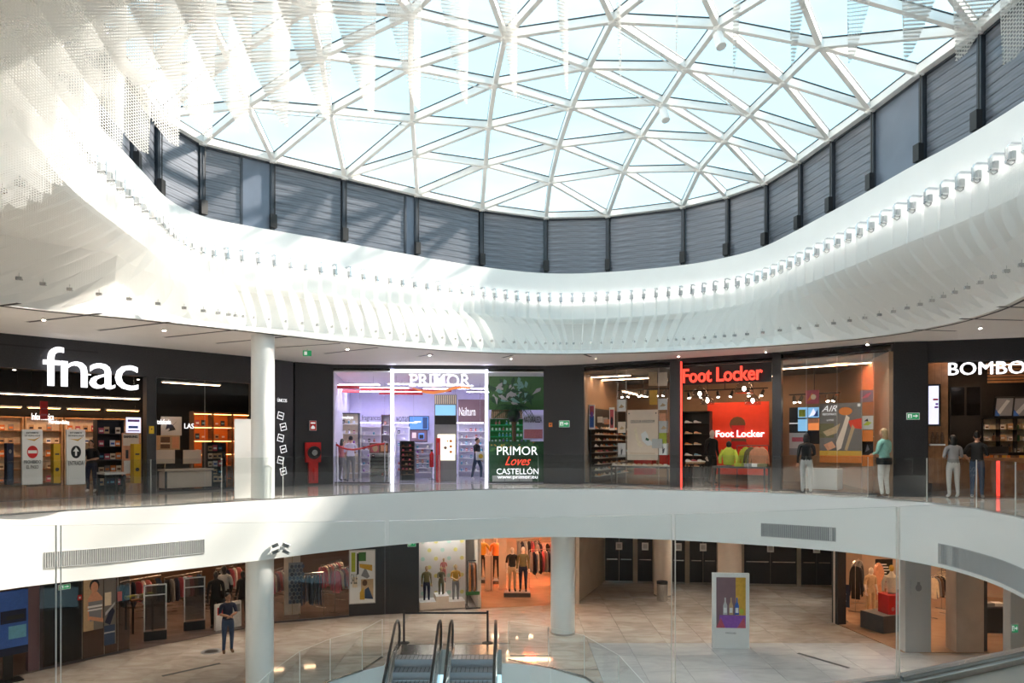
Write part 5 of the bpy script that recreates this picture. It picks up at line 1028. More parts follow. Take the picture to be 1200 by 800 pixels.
stock(T, w, .3, [h * k / 3 + .01 for k in range(3)], [P_bottle(.05, .22, 'brown', 'black'), P_bottle(.05, .24, 'darkgreen', 'cream'), P_box(.14, .1, .18, 'tan', 'paper'), P_box(.12, .1, .14, 'paper', 'brown')], 'bottle', 'bottle or box on the lit shelf behind the cafe counter', 'bottle', 'bottles on the cafe back shelf', .2, .85)
c, z, w, h = BO.rect(1113, 452, 1150, 487, 3.4); T = thing('dark_cabinet', 'tall dark glass fronted cabinet at the back of the cafe', 'cabinet', (c.x, c.y, .012), BO.rz); b = MB(); b.box(-w / 2, w / 2, 0, .5, 0, z + h, 'black'); b.build('body', T)
for s in (-1, 1): b = MB(); b.box(s * w / 4 - w / 4 + .03, s * w / 4 + w / 4 - .03, -.015, 0, z, z + h - .05, 'blackgloss'); b.build('door', T)
T = thing('slat_screen', 'timber slatted screen high above the cafe back shelf', 'slatted screen', (*BO.P(1190, 2.6), zp(448, 20)), BO.rz)
for k in range(7): b = MB(); b.box(-.7, .9, 0, .03, k * .09, k * .09 + .06, 'wood'); b.build('slat', T)
for px, v, L in ((1120, 1.2, 1.2), (1170, 1.4, 1.6), (1190, 3.0, 1.5), (1150, .35, 2.4)):  # the last strip is added to light the dark counter front
    p = BO.P(px, v); lamp('light_strip', 'slim warm light strip under the black cafe ceiling', 'lamp_warm', (p.x, p.y, 3.8), BO.rz, L, .1, group='light strips in the cafe')
T = thing('light_strip', 'thin upright red light line at the cafe counter front', 'light strip', (*BO.P(1169.5, .82), .02), BO.rz); b = MB(); b.box(-.04, .04, -.02, 0, 0, .95, 'led_red'); b.build('tube', T); b = MB(); b.box(-.05, .05, 0, .02, 0, .95, 'black'); b.build('channel', T)
# ------------------------------------------------------------------ lower floor: marble tiles, escalator well
HOLE = [Vector(p) for p in ((-5.4, 12), (-5.4, 15.5), (-5.2, 16.6), (-4.75, 17.6), (-4.1, 18.4), (-3.55, 18.9), (-3.52, 20.35), (-.32, 20.35), (-.28, 19.1), (.5, 18.95), (1.05, 18.65), (1.9, 17.84), (2.5, 16.3), (2.75, 14.5), (2.75, 12))]
hc = Vector((-1.2, 15.5))
fl = annulus('floor_lower', HOLE, LOW - .02, 'marble', False, hc); fl['label'] = 'polished marble floor of the lower level'
CON = [Vector(p) for p in ((-16, 13), (-13.5, 17.5), (-11.3, 20.2), (-8.4, 23.15), (-4.9, 24.4), (-1.1, 25.3), (2.45, 26.1), (4, 30), (13.6, 29), (11, 23.2), (11.5, 20.05), (14.0, 20.05), (15, 13))]
TS = 1.2; tb = MB(); g = .003; tb.box(-TS / 2 + g, TS / 2 - g, -TS / 2 + g, TS / 2 - g, -.02, 0, 'marble'); TD = tb.data('floor_tile'); tb = MB(); tb.box(-TS / 2 + g, TS / 2 - g, -TS / 2 + g, TS / 2 - g, -.02, 0, 'greytile'); TG = tb.data('floor_tile')
for i in range(-12, 13):
    for k in range(13):
        c = Vector((i * TS + .55, 15.6 + k * TS)); cs = [c + Vector((sx * TS / 2, sy * TS / 2)) for sx in (-1, 1) for sy in (-1, 1)]
        if not inside(c, CON) or any(inside(q, HOLE) for q in cs) or abs(c.x / c.y) > .86: continue
        o = obj('floor_tile', TG if (c.y < 20.4 and c.x > 2.4) else TD, fl, (c.x, c.y, LOW))
b = MB(); b.box(-14, 14, 4, 26, -9.6, -9.4, 'marble'); struct(b.build('floor_basement'))
def loopband(name, loop, z0, z1, m):
    b = MB(); n = len(loop); b.add([(p.x, p.y, z) for p in loop for z in (z0, z1)], [(2 * i, 2 * i + 1, (2 * i + 3) % (2 * n), (2 * i + 2) % (2 * n)) for i in range(n)], m); return struct(b.build(name))
loopband('trim_well', HOLE, LOW, LOW - .75, 'fascia'); annulus('ceiling_basement', HOLE, LOW - .75, 'white', True, hc)
railing([Vector(p) for p in ((-5.36, 13.2), (-5.36, 15.0), (-5.16, 16.6), (-4.7, 17.65), (-4.05, 18.45), (-3.72, 19.6))], LOW, LOW + 1.1, 'near_glass', 'low glass balustrade panel on the left rim of the escalator well', 'balustrade panels left of the escalators', name='glass_balustrade')
railing([Vector(p) for p in ((-.12, 19.4), (1.0, 18.75), (1.9, 17.95), (2.55, 16.3), (2.82, 14.2))], LOW, LOW + 1.1, 'near_glass', 'low glass balustrade panel on the right rim of the escalator well', 'balustrade panels right of the escalators', name='glass_balustrade')
mat('tread', (.36, .37, .40), .4, metal=.6, noise=.1, nscale=60)
def escalator(x0, x1, label):
    T = thing('escalator', label, 'escalator', ((x0 + x1) / 2, 19.8, LOW)); w = (x1 - x0) / 2; tn = math.tan(R_(30))
    st = MB(); st.box(-w + .12, w - .12, -.4, .02, -.22, 0, 'tread')
    for k in range(9): st.box(-w + .15 + k * (2 * w - .3) / 9, -w + .17 + k * (2 * w - .3) / 9, -.4, .02, 0, .006, 'darksteel')
    st.box(-w + .12, w - .12, -.402, -.385, 0, .007, 'grey'); SD = st.data('step')
    for k in range(18): obj('step', SD, T, (0, -.4 * k, -.231 * k - .0))
    b = MB(); b.box(-w + .1, w - .1, 0.02, 1.0, -.03, .012, 'steel'); b.build('comb_plate', T)
    for s in (-1, 1):
        x = s * (w - .06)
        b = MB(); b.prism([(.7, .0), (.7, .12), (.0, .12), (-7.2, .12 - 7.2 * tn), (-7.2, -.5 - 7.2 * tn), (0, -.5), (.3, -.3)], -.07, .07, 'steel', Matrix.Translation((x, 0, 0)) @ Matrix.Rotation(R_(90), 4, 'Z')); b.build('skirt', T)
        b = MB(); b.prism([(.65, .12), (.75, .4), (.7, .75), (.45, .86), (.0, .84), (-7.2, .84 - 7.2 * tn), (-7.2, .12 - 7.2 * tn), (0, .12)], -.012, .012, 'near_glass', Matrix.Translation((x, 0, 0)) @ Matrix.Rotation(R_(90), 4, 'Z')); b.build('balustrade', T)
        b = MB(); b.tube([(x, .62, .1), (x, .74, .25), (x, .78, .45), (x, .72, .7), (x, .55, .86), (x, .35, .91), (x, .0, .88), (x, -7.2, .88 - 7.2 * tn)], .04, 8, 'rubber'); b.build('handrail', T, smooth=True)
escalator(-3.45, -2.08, 'steel escalator going down, next to the curved left glass rim'); escalator(-1.85, -.42, 'steel escalator going down, next to the right glass rim')
T = thing('belt_barrier', 'black retractable belt barrier closing the escalator tops', 'barrier', (-2.0, 20.98, LOW))
for x in (-1.32, 1.25): b = MB(); b.lathe([(.17, 0), (.17, .02), (.04, .05)], 16, 'black', (x, 0, 0)); b.cyl((x, 0, .03), (x, 0, 1.0), .032, n=10, m='black'); b.build('post', T, smooth=True)
b = MB(); b.box(-1.3, 1.23, -.004, .004, .90, .96, 'black'); b.build('belt', T)
# ---- concourse things
c = at(856, 759, 20.5); T = thing('advert_totem', 'white advertising totem showing three bottles on a violet table', 'totem', (c.x, c.y, LOW), R_(-4))
b = MB(); b.box(-.54, .54, -.06, .06, 0, 2.25, 'paper'); b.build('body', T); b = MB(); b.box(-.43, .43, -.068, -.06, .62, 2.13, 'plumwall'); b.build('screen', T)
b = MB(); q = lambda pts, m, k: b.prism([(-.43 + .86 * u, .62 + 1.51 * w) for u, w in pts], -.0715 - .001 * k, -.07 - .001 * k, m)
q(rr(.66, .25, 1, 1), 'mustard', 0); q(rr(.1, 0, 1, .25), 'purple', 1); q([(0, 0), (.3, 0), (.15, .2)], 'rose', 2); q([(.7, 0), (1, 0), (.95, .22)], 'rose', 2)
for u, m in ((.3, 'lightgrey'), (.5, 'tan'), (.7, 'blue')): q([(u - .07, .26), (u + .07, .26), (u + .07, .44), (u + .025, .52), (u + .025, .6), (u - .025, .6), (u - .025, .52), (u - .07, .44)], m, 3); q(rr(u - .05, .3, u + .05, .4), 'paper', 4)
q(el(.86, .33, .07, .06), 'lime', 3); b.build('print', T); T2 = obj('lettering', textdata('MOOD', .3, .045, 'letter_dark', depth=.003), T, (0, -.06, .44))
c = at(776, 703, 26.6); T = thing('litter_bin', 'brushed steel cylindrical litter bin before the beige column', 'litter bin', (c.x, c.y, LOW)); b = MB(); b.lathe([(.2, 0), (.21, .03), (.21, .66)], 20, 'steel'); b.build('drum', T, smooth=True); b = MB(); b.lathe([(.215, .66), (.215, .75), (.15, .76)], 20, 'black'); b.build('rim', T, smooth=True)
for (x0, y0), (x1, y1), lab in (((935, 765), (995, 782.5), 'dark slot drain in the grey tiles before the right clothes shop'), ((190, 792), (258, 777), 'dark slot drain in the marble before the person in jeans')):
    A_, B_ = atz(x0, y0, LOW).to_2d(), atz(x1, y1, LOW).to_2d(); d = B_ - A_; m = (A_ + B_) / 2; L = d.length; T = thing('floor_drain', lab, 'drain', (m.x, m.y, LOW), math.atan2(d.y, d.x)); b = MB(); b.box(-L / 2, L / 2, -.045, .045, 0, .003, 'gasket'); b.build('slot', T); b = MB(); b.box(-L / 2, L / 2, -.055, -.045, 0, .005, 'darksteel'); b.box(-L / 2, L / 2, .045, .055, 0, .005, 'darksteel'); b.build('rim', T)
A_ = atz(248, 763, LOW); T = thing('floor_hatch', 'round dark floor hatch beside the feet of the person in jeans', 'floor hatch', A_); b = MB(); b.lathe([(.3, 0), (.3, .004)], 20, 'grey'); b.build('rim', T); b = MB(); b.lathe([(.2, .004), (.2, .006)], 20, 'darksteel'); b.build('lid', T)
p = atz(267, 765, LOW); figure('person', 'person in a navy shirt and jeans standing with folded arms on the marble', 'person', (p.x, p.y, LOW), R_(35), 1.74, 'navy', 'jeans', 'skin2', arms='fold', shoes='brown', look=.3)
# ---- lower fronts
LA1 = Seg((-13.5, 17.5), (-11.3, 20.2)); LA2 = Seg((-11.3, 20.2), (-8.4, 23.15)); LB = Seg((-8.4, 23.15), (-4.9, 24.4)); LC = Seg((-4.9, 24.4), (-1.1, 25.3)); LD = Seg((-1.1, 25.3), (2.45, 26.1)); LE = Seg((2.45, 26.1), (4, 30)); LF = Seg((4, 30), (13.6, 29)); LG = Seg((11.0, 23.2), (11.5, 20.05)); LH = Seg((11.5, 20.05), (14.0, 20.05))
W2 = sempty('wall_lower_fronts', 'dark and beige front wall of the lower shops')
FLZ = LOW + .012
room('fashion_left', [(-15.5, 15.2), (-11.3, 20.2), (-8.4, 23.15), (-4.95, 24.4)], [(-21.5, 19.5), (-11.0, 31.0), (-7.2, 31.5)], 'brown', 'mauvefloor', 'black', LCEIL - .05, LOW)
room('clothes_shop', [(-1.15, 25.3), (2.45, 26.1)], [(-3.2, 36.5), (2.9, 36.8)], 'warmwhite', 'warmfloor', 'white', LCEIL - .05, LOW)
room('fashion_right', [(11.05, 23.2), (11.5, 20.05), (14.0, 20.05), (14.2, 18.8)], [(14.2, 29.5), (22.5, 25.5), (20.5, 17.5)], 'warmwhite', 'warmfloor', 'white', LCEIL - .05, LOW)
sb('wall_panel', W2, LC, 409, 491, LOW, LCEIL, 'facade'); sb('stone_wall', W2, LE, 675, 708, LOW, LCEIL, 'beigewall', .0, .2)
sb('back_wall', W2, LF, 690, 1010, LOW, LCEIL, 'beigewall', .15, .2); sb('post', W2, LG, 975, 982, LOW, LCEIL, 'facade', 0, .3)
sb('pillar', W2, LH, 1061, 1091, LOW, LCEIL, 'lightgrey', 0, .35); sb('pillar', W2, LH, 1121, 1153, LOW, LCEIL, 'beigewall', 0, .5); sb('pillar_edge', W2, LH, 1153, 1157, LOW, LCEIL, 'facade', .1, .4)
SW = Seg((13.88, 19.0), (16.5, 19.0)); sb('side_panel', W2, SW, 1184.5, 1290, LOW, LCEIL, 'soffit', 0, .3)
exitsign(SW, 1185.5, 731.5, 1193, 741, -.03, 'green exit sign on the pale side panel of the right clothes shop'); exitsign(LC, 478, 632, 487, 640, -.03, 'green exit sign on the dark wall beside the dotted window'); 
# doors of the far corridor
for k, (x0, x1, lab) in enumerate(((709, 742, 'dark double door nearest the beige stone wall'), (747, 765, 'dark door leaf left of the beige column'), (787, 803, 'dark door leaf right of the beige column'), (808, 840, 'dark double door left of the bottle totem'), (872, 934, 'wide dark door right of the bottle totem'), (939, 975, 'dark double door next to the right clothes shop'))):
    c, z, w, h = LF.rect(x0, 640, x1, 680, 0); T = thing('corridor_door', lab, 'door', (c.x, c.y, LOW), LF.rz); n = 2 if x1 - x0 > 25 else 1
    for i in range(n): a = -w / 2 + w * i / n; b = MB(); b.box(a + .01, a + w / n - .01, 0, .06, .02, 2.5, 'facade'); lf = b.build('door_leaf', T); b = MB(); b.box(a + .08, a + w / n - .08, -.03, 0, 1.02, 1.06, 'steel'); b.build('push_bar', lf)
    b = MB(); b.box(-.14, .14, -.008, 0, 1.45, 1.78, 'paper'); b.box(-.09, .09, -.010, -.008, 1.52, 1.72, 'lightgrey'); b.build('notice', T); b = MB(); b.box(-w / 2, w / 2, -.02, 0, 0, .1, 'steel'); b.build('kick_plate', T)
# ---- left fashion shop
def ws(name, label, S, x0, y0, x1, y1, v, bg, sh=(), cat='display', **k): return poster(name, label, cat, S, x0, y0, x1, y1, v, bg, sh, **k)
T = ws('video_totem', 'tall blue video totem on a black foot', LA1, -14, 693, 33, 768, -.35, 'blue', [('navy', rr(.3, .5, .95, .7)), ('cyan', rr(.5, .25, .95, .45)), ('black', rr(.45, .55, .9, .62)), ('navy', rr(.0, 0, 1, .12))], 'totem', t=.12)
m, z, w, h = LA1.rect(-14, 693, 33, 768, -.35); b = MB(); b.box(-.1, .1, .02, .1, LOW - z, 0, 'black'); b.box(-.3, .3, -.15, .27, LOW - z, LOW - z + .03, 'black'); b.build('foot', T)
T = pane(LA1, 46, 152, FLZ, LCEIL - .06, 'dark tinted glass front with a fashion photograph behind it', 0.05, 'dark_glass', (96, 122, 138))
sb('post', W2, LA1, 33, 50, LOW, LCEIL, 'plumwall', .15, .2); ws('backing_panel', 'black panel behind the tinted glass front', LA1, 52, 683, 96, 778, .4, 'black', cat='panel')
ws('fashion_photo', 'tall photograph of a model in a grey striped top behind tinted glass', LA1, 98, 678, 121, 738, .0, 'tan', [('greywall', rr(.5, 0, 1, 1)), ('hair_dark', el(.55, .87, .26, .12)), ('peach', el(.55, .83, .19, .11)), ('peach', [(.2, .62), (.42, .74), (.7, .74), (.95, .62), (.95, .2), (.2, .2)]), ('grey', [(.22, .56), (.95, .56), (.9, .18), (.3, .18)]), ('paper', rr(.2, .44, .95, .48)), ('paper', rr(.2, .38, .95, .41)), ('peach', [(.25, .22), (1, .12), (1, .2), (.3, .28)])], 'photograph')
ws('fashion_photo', 'narrow photograph collage beside the striped top model', LA1, 122, 678, 136, 755, .0, 'greywall', [('cream', rr(.05, .6, .6, .8)), ('navy', [(.05, .35), (.6, .6), (.9, .5), (.5, .3)]), ('lightgrey', [(.1, .45), (.9, .6), (.9, .64), (.1, .5)]), ('jeans', rr(0, 0, .9, .3)), ('lightgrey', rr(0, .18, .9, .2))], 'photograph')
ws('notice_card', 'small pink notice on the tinted glass front', LA1, 138, 693, 143, 704, .0, 'pink', cat='notice'); exitsign(LA1, 69, 685, 82, 690, .0, 'green exit sign behind the tinted glass front'); ws('sticker', 'small red round sticker on the tinted glass front', LA1, 91, 697, 96, 703, .02, 'red', [('paper', rr(.3, .3, .7, .7))], 'sticker', t=.004)
def gate(px, py, label):
    p = atz(px, py, LOW); T = thing('security_gate', label, 'security gate', (p.x, p.y, LOW), LA2.rz + R_(70)); hh = 1.75
    for y in (-.3, .3): b = MB(); b.box(-.02, .02, y - .02, y + .02, 0, hh, 'steel'); b.build('upright', T)
    b = MB(); b.box(-.02, .02, -.3, .3, hh - .04, hh, 'steel'); b.build('top_bar', T); b = MB(); b.box(-.006, .006, -.28, .28, .35, hh - .05, 'dark_glass'); b.build('panel', T); b = MB(); b.box(-.05, .05, -.32, .32, 0, .3, 'black'); b.build('base', T); b = MB(); b.box(-.015, .015, -.28, .28, hh - .35, hh - .31, 'steel'); b.build('cross_bar', T)
gate(182, 750, 'steel framed security gate next to the tinted glass front'); gate(228, 738, 'steel framed security gate next to the black mannequins')
mq = dict(skin='mannequin_dark', hair=None, style=None, faceless=True)
figure('mannequin', 'black mannequin in dark clothes inside the left fashion shop', 'mannequin', (*LA2.P(253, .7), FLZ), R_(20), 1.86, 'black_cloth', 'black_cloth', sleeves='long', **mq); figure('mannequin', 'mannequin in a grey vest behind the black mannequin', 'mannequin', (*LA2.P(263, 1.3), FLZ), R_(0), 1.9, 'lightgrey', 'black_cloth', **mq); figure('mannequin', 'mannequin in a black tracksuit beside the white column', 'mannequin', (*LA2.P(285, .7), FLZ), R_(-10), 1.75, 'black_cloth', 'black_cloth', sleeves='long', **mq)
for px, v, m, m2, lab in ((257, .35, 'paper', 'red', 'white paper bag with a red print at the shop entrance'), (277, .4, 'white_cloth', 'grey', 'white paper bag with a grey print at the shop entrance')):
    p = LA2.P(px, v); T = thing('shopping_bag', lab, 'bag', (p.x, p.y, FLZ), LA2.rz); b = MB(); b.box(-.14, .14, -.07, .07, 0, .85, m); b.build('bag_body', T); b = MB(); b.box(-.09, .09, -.074, -.07, .5, .75, m2); b.build('print', T); b = MB(); b.tube([(-.06, 0, .85), (-.05, 0, .98), (.05, 0, .98), (.06, 0, .85)], .008, 5, 'black'); b.build('handle', T)
GM = ['black_cloth', 'grey', 'navy', 'rose', 'white_cloth', 'pink', 'brown', 'jeans']
for px, v, L, n, lab in ((165, 3.5, 1.4, 8, 'clothes rack deep inside the left fashion shop, near the tinted glass'), (215, 3.2, 1.4, 8, 'clothes rack deep inside the left fashion shop, behind the gates'), (275, 3.6, 1.6, 9, 'clothes rack deep inside the left fashion shop, behind the mannequins')):
    p = LA2.P(px, v); rack(lab, (p.x, p.y, FLZ), LA2.rz + .2, L, 1.45, 'steel'); rackful('dark or rosy garment on the racks deep inside the left fashion shop', 'garments on the left fashion shop racks', (p.x, p.y, FLZ), LA2.rz + .2, L, 1.45, GM, n)
for S, px, v, L in ((LA2, 170, 2.0, 1.2), (LA2, 215, 1.6, 1.2), (LA2, 270, 2.2, 1.4), (LB, 345, 1.6, 1.4), (LB, 390, 1.8, 1.4), (LA2, 180, 5, 2), (LB, 340, 5, 2)):
    p = S.P(px, v); lamp('light_strip', 'warm light strip in the ceiling of the left fashion shop', 'lamp_warm', (p.x, p.y, LCEIL - .1), S.rz, L, .16, group='light strips in the left fashion shop')
T, w, h = table('low dark table of pink and red goods inside the left fashion shop', LA2, 150, 176, 699, 2.2, 'brown', .8)
for k, px in enumerate((153, 158, 163, 168, 173)): q = LA2.P(px, 2.1); tag(obj('folded_clothes', fold[k % 4], None, (q.x, q.y, h), LA2.rz), 'folded top on the low dark table behind the gates', 'folded clothes', 'folded tops on the low dark table')
# window right of the column
pane(LB, 321, 409, FLZ, LCEIL - .06, 'large glazed window with a rail of jeans behind it', .04, 'shop_glass', (358, 384))
ws('scale_board', 'dark board covered in scales hanging in the jeans window', LB, 338, 659, 355, 707, .6, 'grey', [('navy' if (i + j) % 2 else 'jeans', el(.12 + .25 * i + .12 * (j % 2), .05 + .095 * j, .12, .05, 8)) for i in range(4) for j in range(10)], 'panel'); ws('pale_pier', 'pale upright pier behind the dark scale board', LB, 333, 640, 352, 727, 1.0, 'warmwhite', [('tan', rr(.48, 0, .52, 1))], 'pier', t=.3)
p = LB.P(365, .7); rack('square steel rail of dark jeans in the window', (p.x, p.y, FLZ), LB.rz, .85, 1.5, 'chrome'); rackful('dark blue jeans hanging on the square steel rail', 'jeans on the square steel rail', (p.x, p.y, FLZ), LB.rz, .85, 1.5, ['jeans', 'navy'], 8, 'jeans', 1.0)
for px, v, lab in ((388, 2.2, 'clothes rail behind the jeans window, beside the picture advert'), (404, 1.2, 'clothes rail behind the jeans window, half hidden by the picture advert'), (327, 1.4, 'clothes rail behind the jeans window, close to the white column')):
    p = LB.P(px, v); rack(lab, (p.x, p.y, FLZ), LB.rz + .9, 1.3, 1.6, 'steel'); rackful('patterned garment on the rails behind the jeans window', 'garments behind the jeans window', (p.x, p.y, FLZ), LB.rz + .9, 1.3, 1.6, ['rose', 'cream', 'plumwall', 'pink', 'lightgrey', 'grey'], 8)
# picture advert on the dark wall
T = ws('picture_advert', 'white framed advert with collage of green, grey and yellow pictures', LC, 410, 645, 439, 706, -.06, 'paper', [('leaf', rr(.35, .8, .65, .97)), ('lime', rr(.06, .6, .22, .97)), ('grey', [(.45, .52), (.62, .68), (.8, .5), (.7, .46)]), ('mustard', [(.38, .75), (.9, .72), (.9, .6), (.4, .68)]), ('tan', rr(.45, .08, .95, .45)), ('jeans', [(.6, .08), (.95, .06), (.75, .3), (.6, .25)]), ('brown', el(.6, .38, .1, .06)), ('mustard', [(.4, .06), (.6, .06), (.55, .3), (.4, .2)]), ('black', rr(.28, .55, .36, .95)), ('cream', rr(.1, .3, .3, .5))], 'advertisement', frame='lightgrey'); text('lettering', 'SALE', LC, 411, 672, 419, 684, -.066, 'letter_dark', T, depth=.003, italic=.3)
# dotted display window with three child mannequins
ws('dotted_backdrop', 'pale blue backdrop with yellow and mint dots in the window', LC, 491, 620, 545.5, 720, 1.0, 'paper', [('paleyellow' if (i + j) % 2 else 'mint', el(.08 + .28 * i + .14 * (j % 2), .06 + .1 * j, .045, .024, 10)) for i in range(4) for j in range(10) if .08 + .28 * i + .14 * (j % 2) < .95], 'backdrop', t=.05)
for x0, x1, y0, lab in ((492, 511, 706, 'low white step under the left child mannequin'), (511, 526, 699, 'taller pale step under the two stacked child mannequins'), (526, 545, 705, 'low white step under the right child mannequin')):
    p, q = LC.P(x0, .25), LC.P(x1, .25); c = (p + q) / 2; b = MB(); w = (q - p).length; hh = zp(y0, c.y) - LOW; T = thing('display_step', lab, 'step', (c.x, c.y, FLZ), LC.rz); b.box(-w / 2, w / 2, 0, .7, 0, hh, 'warmwhite'); b.build('body', T); b = MB(); b.box(-w / 2, w / 2, 0, .7, hh, hh + .01, 'paper'); b.build('top', T)
def kid(px, ybase, v, H, top, bot, lab, **k):
    p = LC.P(px, v); figure('mannequin', lab, 'mannequin', (p.x, p.y, zp(ybase, p.y) + .025), LC.rz, H, top, bot, 'tan', 'hair_fair', 'short', faceless=True, **k)
kid(500, 706, .6, 1.32, 'khaki', 'navy', 'child mannequin in khaki jacket and dark trousers before the dotted backdrop', sleeves='long'); kid(517, 700, .55, 1.1, 'camo', 'camo', 'child mannequin in camouflage clothes on the taller step', arms='reach', sleeves='long'); kid(534, 705, .6, 1.36, 'mustard', 'grey', 'child mannequin in mustard top and grey shorts before the dotted backdrop', arms='front'); kid(520, 683, .75, .9, 'pink', 'pink', 'small pink child mannequin standing raised behind the camouflage one', arms='front')
T = thing('display_post', 'slim pale post carrying the raised pink mannequin', 'post', (*LC.P(520, .75), FLZ), LC.rz); b = MB(); b.cyl((0, 0, 0), (0, 0, zp(683, LC.P(520, .75).y) - LOW - .02), .06, n=10, m='warmwhite'); b.build('shaft', T); b = MB(); b.lathe([(.14, 0), (.14, .02)], 14, 'steel'); b.build('base', T)
p = LC.P(518, .8); lamp('light_strip', 'warm light strip over the dotted window display', 'lamp_white', (p.x, p.y, LCEIL - .1), LC.rz, 1.3, .2)
pane(LC, 545.5, 563, FLZ, LCEIL - .06, 'narrow glass return beside the dotted window', .02, 'shop_glass', ()); ws('green_band', 'green sticker band across the narrow glass return', LC, 546, 693, 562, 697, 0, 'leaf', cat='sticker', t=.004); p = LC.P(554, .5); rack('clothes rail behind the narrow glass return', (p.x, p.y, FLZ), LC.rz, .42, 1.7, 'black'); rackful('orange brown garment behind the narrow glass return', 'garments behind the narrow glass return', (p.x, p.y, FLZ), LC.rz, .42, 1.7, ['orange', 'brown', 'peach'], 5, gh=1.0)
# ---- warm clothes shop
mw = dict(skin='mannequin', hair=None, style=None, faceless=True)
def plinth(px, py, w, d, h, lab, rz=0, m='plinth'):
    p = atz(px, py, LOW); T = thing('plinth', lab, 'plinth', (p.x, p.y, FLZ), rz); b = MB(); b.box(-w / 2, w / 2, -d / 2, d / 2, 0, h, m); b.build('body', T); b = MB(); b.box(-w / 2 + .02, w / 2 - .02, -d / 2 + .02, d / 2 - .02, h, h + .01, 'grey'); b.build('top', T); return p
p = plinth(606, 698, 1.05, .6, .16, 'low dark plinth under the two dressed mannequins in the warm shop')
figure('mannequin', 'mannequin in a black top and pale trousers on the low dark plinth', 'mannequin', (p.x - .2, p.y, FLZ + .17), R_(10), 1.75, 'black_cloth', 'tan', **mw); figure('mannequin', 'mannequin in an olive jacket over pink with dark jeans on the low plinth', 'mannequin', (p.x + .24, p.y - .03, FLZ + .17), R_(-5), 1.78, 'khaki', 'navy', sleeves='long', **mw)
p = plinth(581, 683, .8, .6, .14, 'small dark plinth under the orange topped mannequin'); figure('mannequin', 'mannequin in an orange top and black shorts in the warm shop', 'mannequin', (p.x, p.y, FLZ + .15), R_(5), 1.86, 'orange', 'black_cloth', **mw); p = plinth(566, 682, .6, .6, .14, 'small dark plinth beside the narrow glass return'); figure('mannequin', 'mannequin in a mustard print top and black shorts in the warm shop', 'mannequin', (p.x, p.y + .1, FLZ + .15), R_(-15), 1.82, 'mustard', 'black_cloth', arms='hip', **mw)
p = atz(589, 690, LOW); T = thing('column', 'square warm white column between the mannequin pairs', 'column', (p.x, p.y, LOW)); b = MB(); b.box(-.16, .16, -.16, .16, 0, LCEIL - LOW - .05, 'warmwhite'); b.build('shaft', T); b = MB(); b.box(-.18, .18, -.18, .18, 0, .1, 'warmwhite'); b.build('skirting', T)
p = atz(573, 692, LOW); T = thing('info_board', 'pale upright panel with dark edge before the orange mannequin', 'panel', (p.x, p.y, FLZ)); b = MB(); b.box(-.16, .16, -.02, .02, 0, 1.45, 'warmwhite'); b.build('panel', T); b = MB(); b.box(.08, .11, -.025, -.02, 0, 1.45, 'greywall'); b.build('edge_strip', T)
for px, py, L, lab in ((633, 688, 1.0, 'rack of grey and dark jackets in the warm shop'), (620, 672, 1.2, 'rack of clothes at the back of the warm shop'), (642, 676, 1.2, 'rack of clothes behind the white column in the warm shop')):
    p = atz(px, py, LOW); rack(lab, (p.x, p.y, FLZ), R_(20), L, 1.6, 'steel'); rackful('grey or dark jacket on the racks of the warm shop', 'jackets on the warm shop racks', (p.x, p.y, FLZ), R_(20), L, 1.6, ['grey', 'navy', 'lightgrey', 'black_cloth', 'rose'], 7, gh=.95)
for px, py, L in ((575, 680, 1.6), (605, 685, 1.8), (635, 685, 1.6), (600, 668, 2), (620, 705, 1.6)):
    p = atz(px, py, LOW); lamp('light_strip', 'bright warm ceiling light strip in the clothes shop', 'lamp_warm', (p.x, p.y, LCEIL - .1), 0, L, .25, group='ceiling light strips in the warm clothes shop')
# ---- right clothes shop
p = atz(1004, 712, LOW); rack('long rack of black coats behind the blue sign board', (p.x, p.y, FLZ), R_(60), 1.6, 1.75, 'steel'); rackful('black or dark coat on the long rack of the right shop', 'coats on the long rack', (p.x, p.y, FLZ), R_(60), 1.6, 1.75, ['black_cloth', 'navy', 'black_cloth', 'grey'], 9, 'coat', 1.15)
garment('peach and black padded coat at the end of the long rack', None, (p.x + .55, p.y - .5, LOW + 1.72), R_(10), 'peach', .42, 1.3, 'coat', .12)
T = thing('sign_stand', 'blue sign board with white lines on a slim stand', 'sign stand', (*atz(988.5, 728, LOW).to_2d(), LOW), R_(-25)); b = MB(); b.box(-.19, .19, -.015, .015, .5, 1.28, 'jeans'); b.build('board', T); b = MB(); [b.box(-.11, .09 - .03 * (k % 2), -.019, -.015, .7 + .12 * k, .73 + .12 * k, 'lightgrey') for k in range(4)]; b.build('print', T); b = MB(); b.cyl((0, .01, .02), (0, .01, .5), .015, n=8, m='steel'); b.box(-.15, .15, -.1, .12, 0, .02, 'steel'); b.build('stand', T)
p = plinth(1035, 737, 1.0, .9, .55, 'square dark plinth under the red box and torso form', R_(20)); T = thing('red_box', 'red printed box standing on the square dark plinth', 'box', (p.x + .22, p.y - .1, FLZ + .56), R_(10)); b = MB(); b.box(-.3, .3, -.25, .25, 0, .62, 'red'); b.build('body', T); b = MB(); [b.prism(el(-.15 + .15 * k, .18 + .22 * (k % 2), .06, .07, 8), -.254, -.25, 'pink') for k in range(3)]; b.build('print', T)
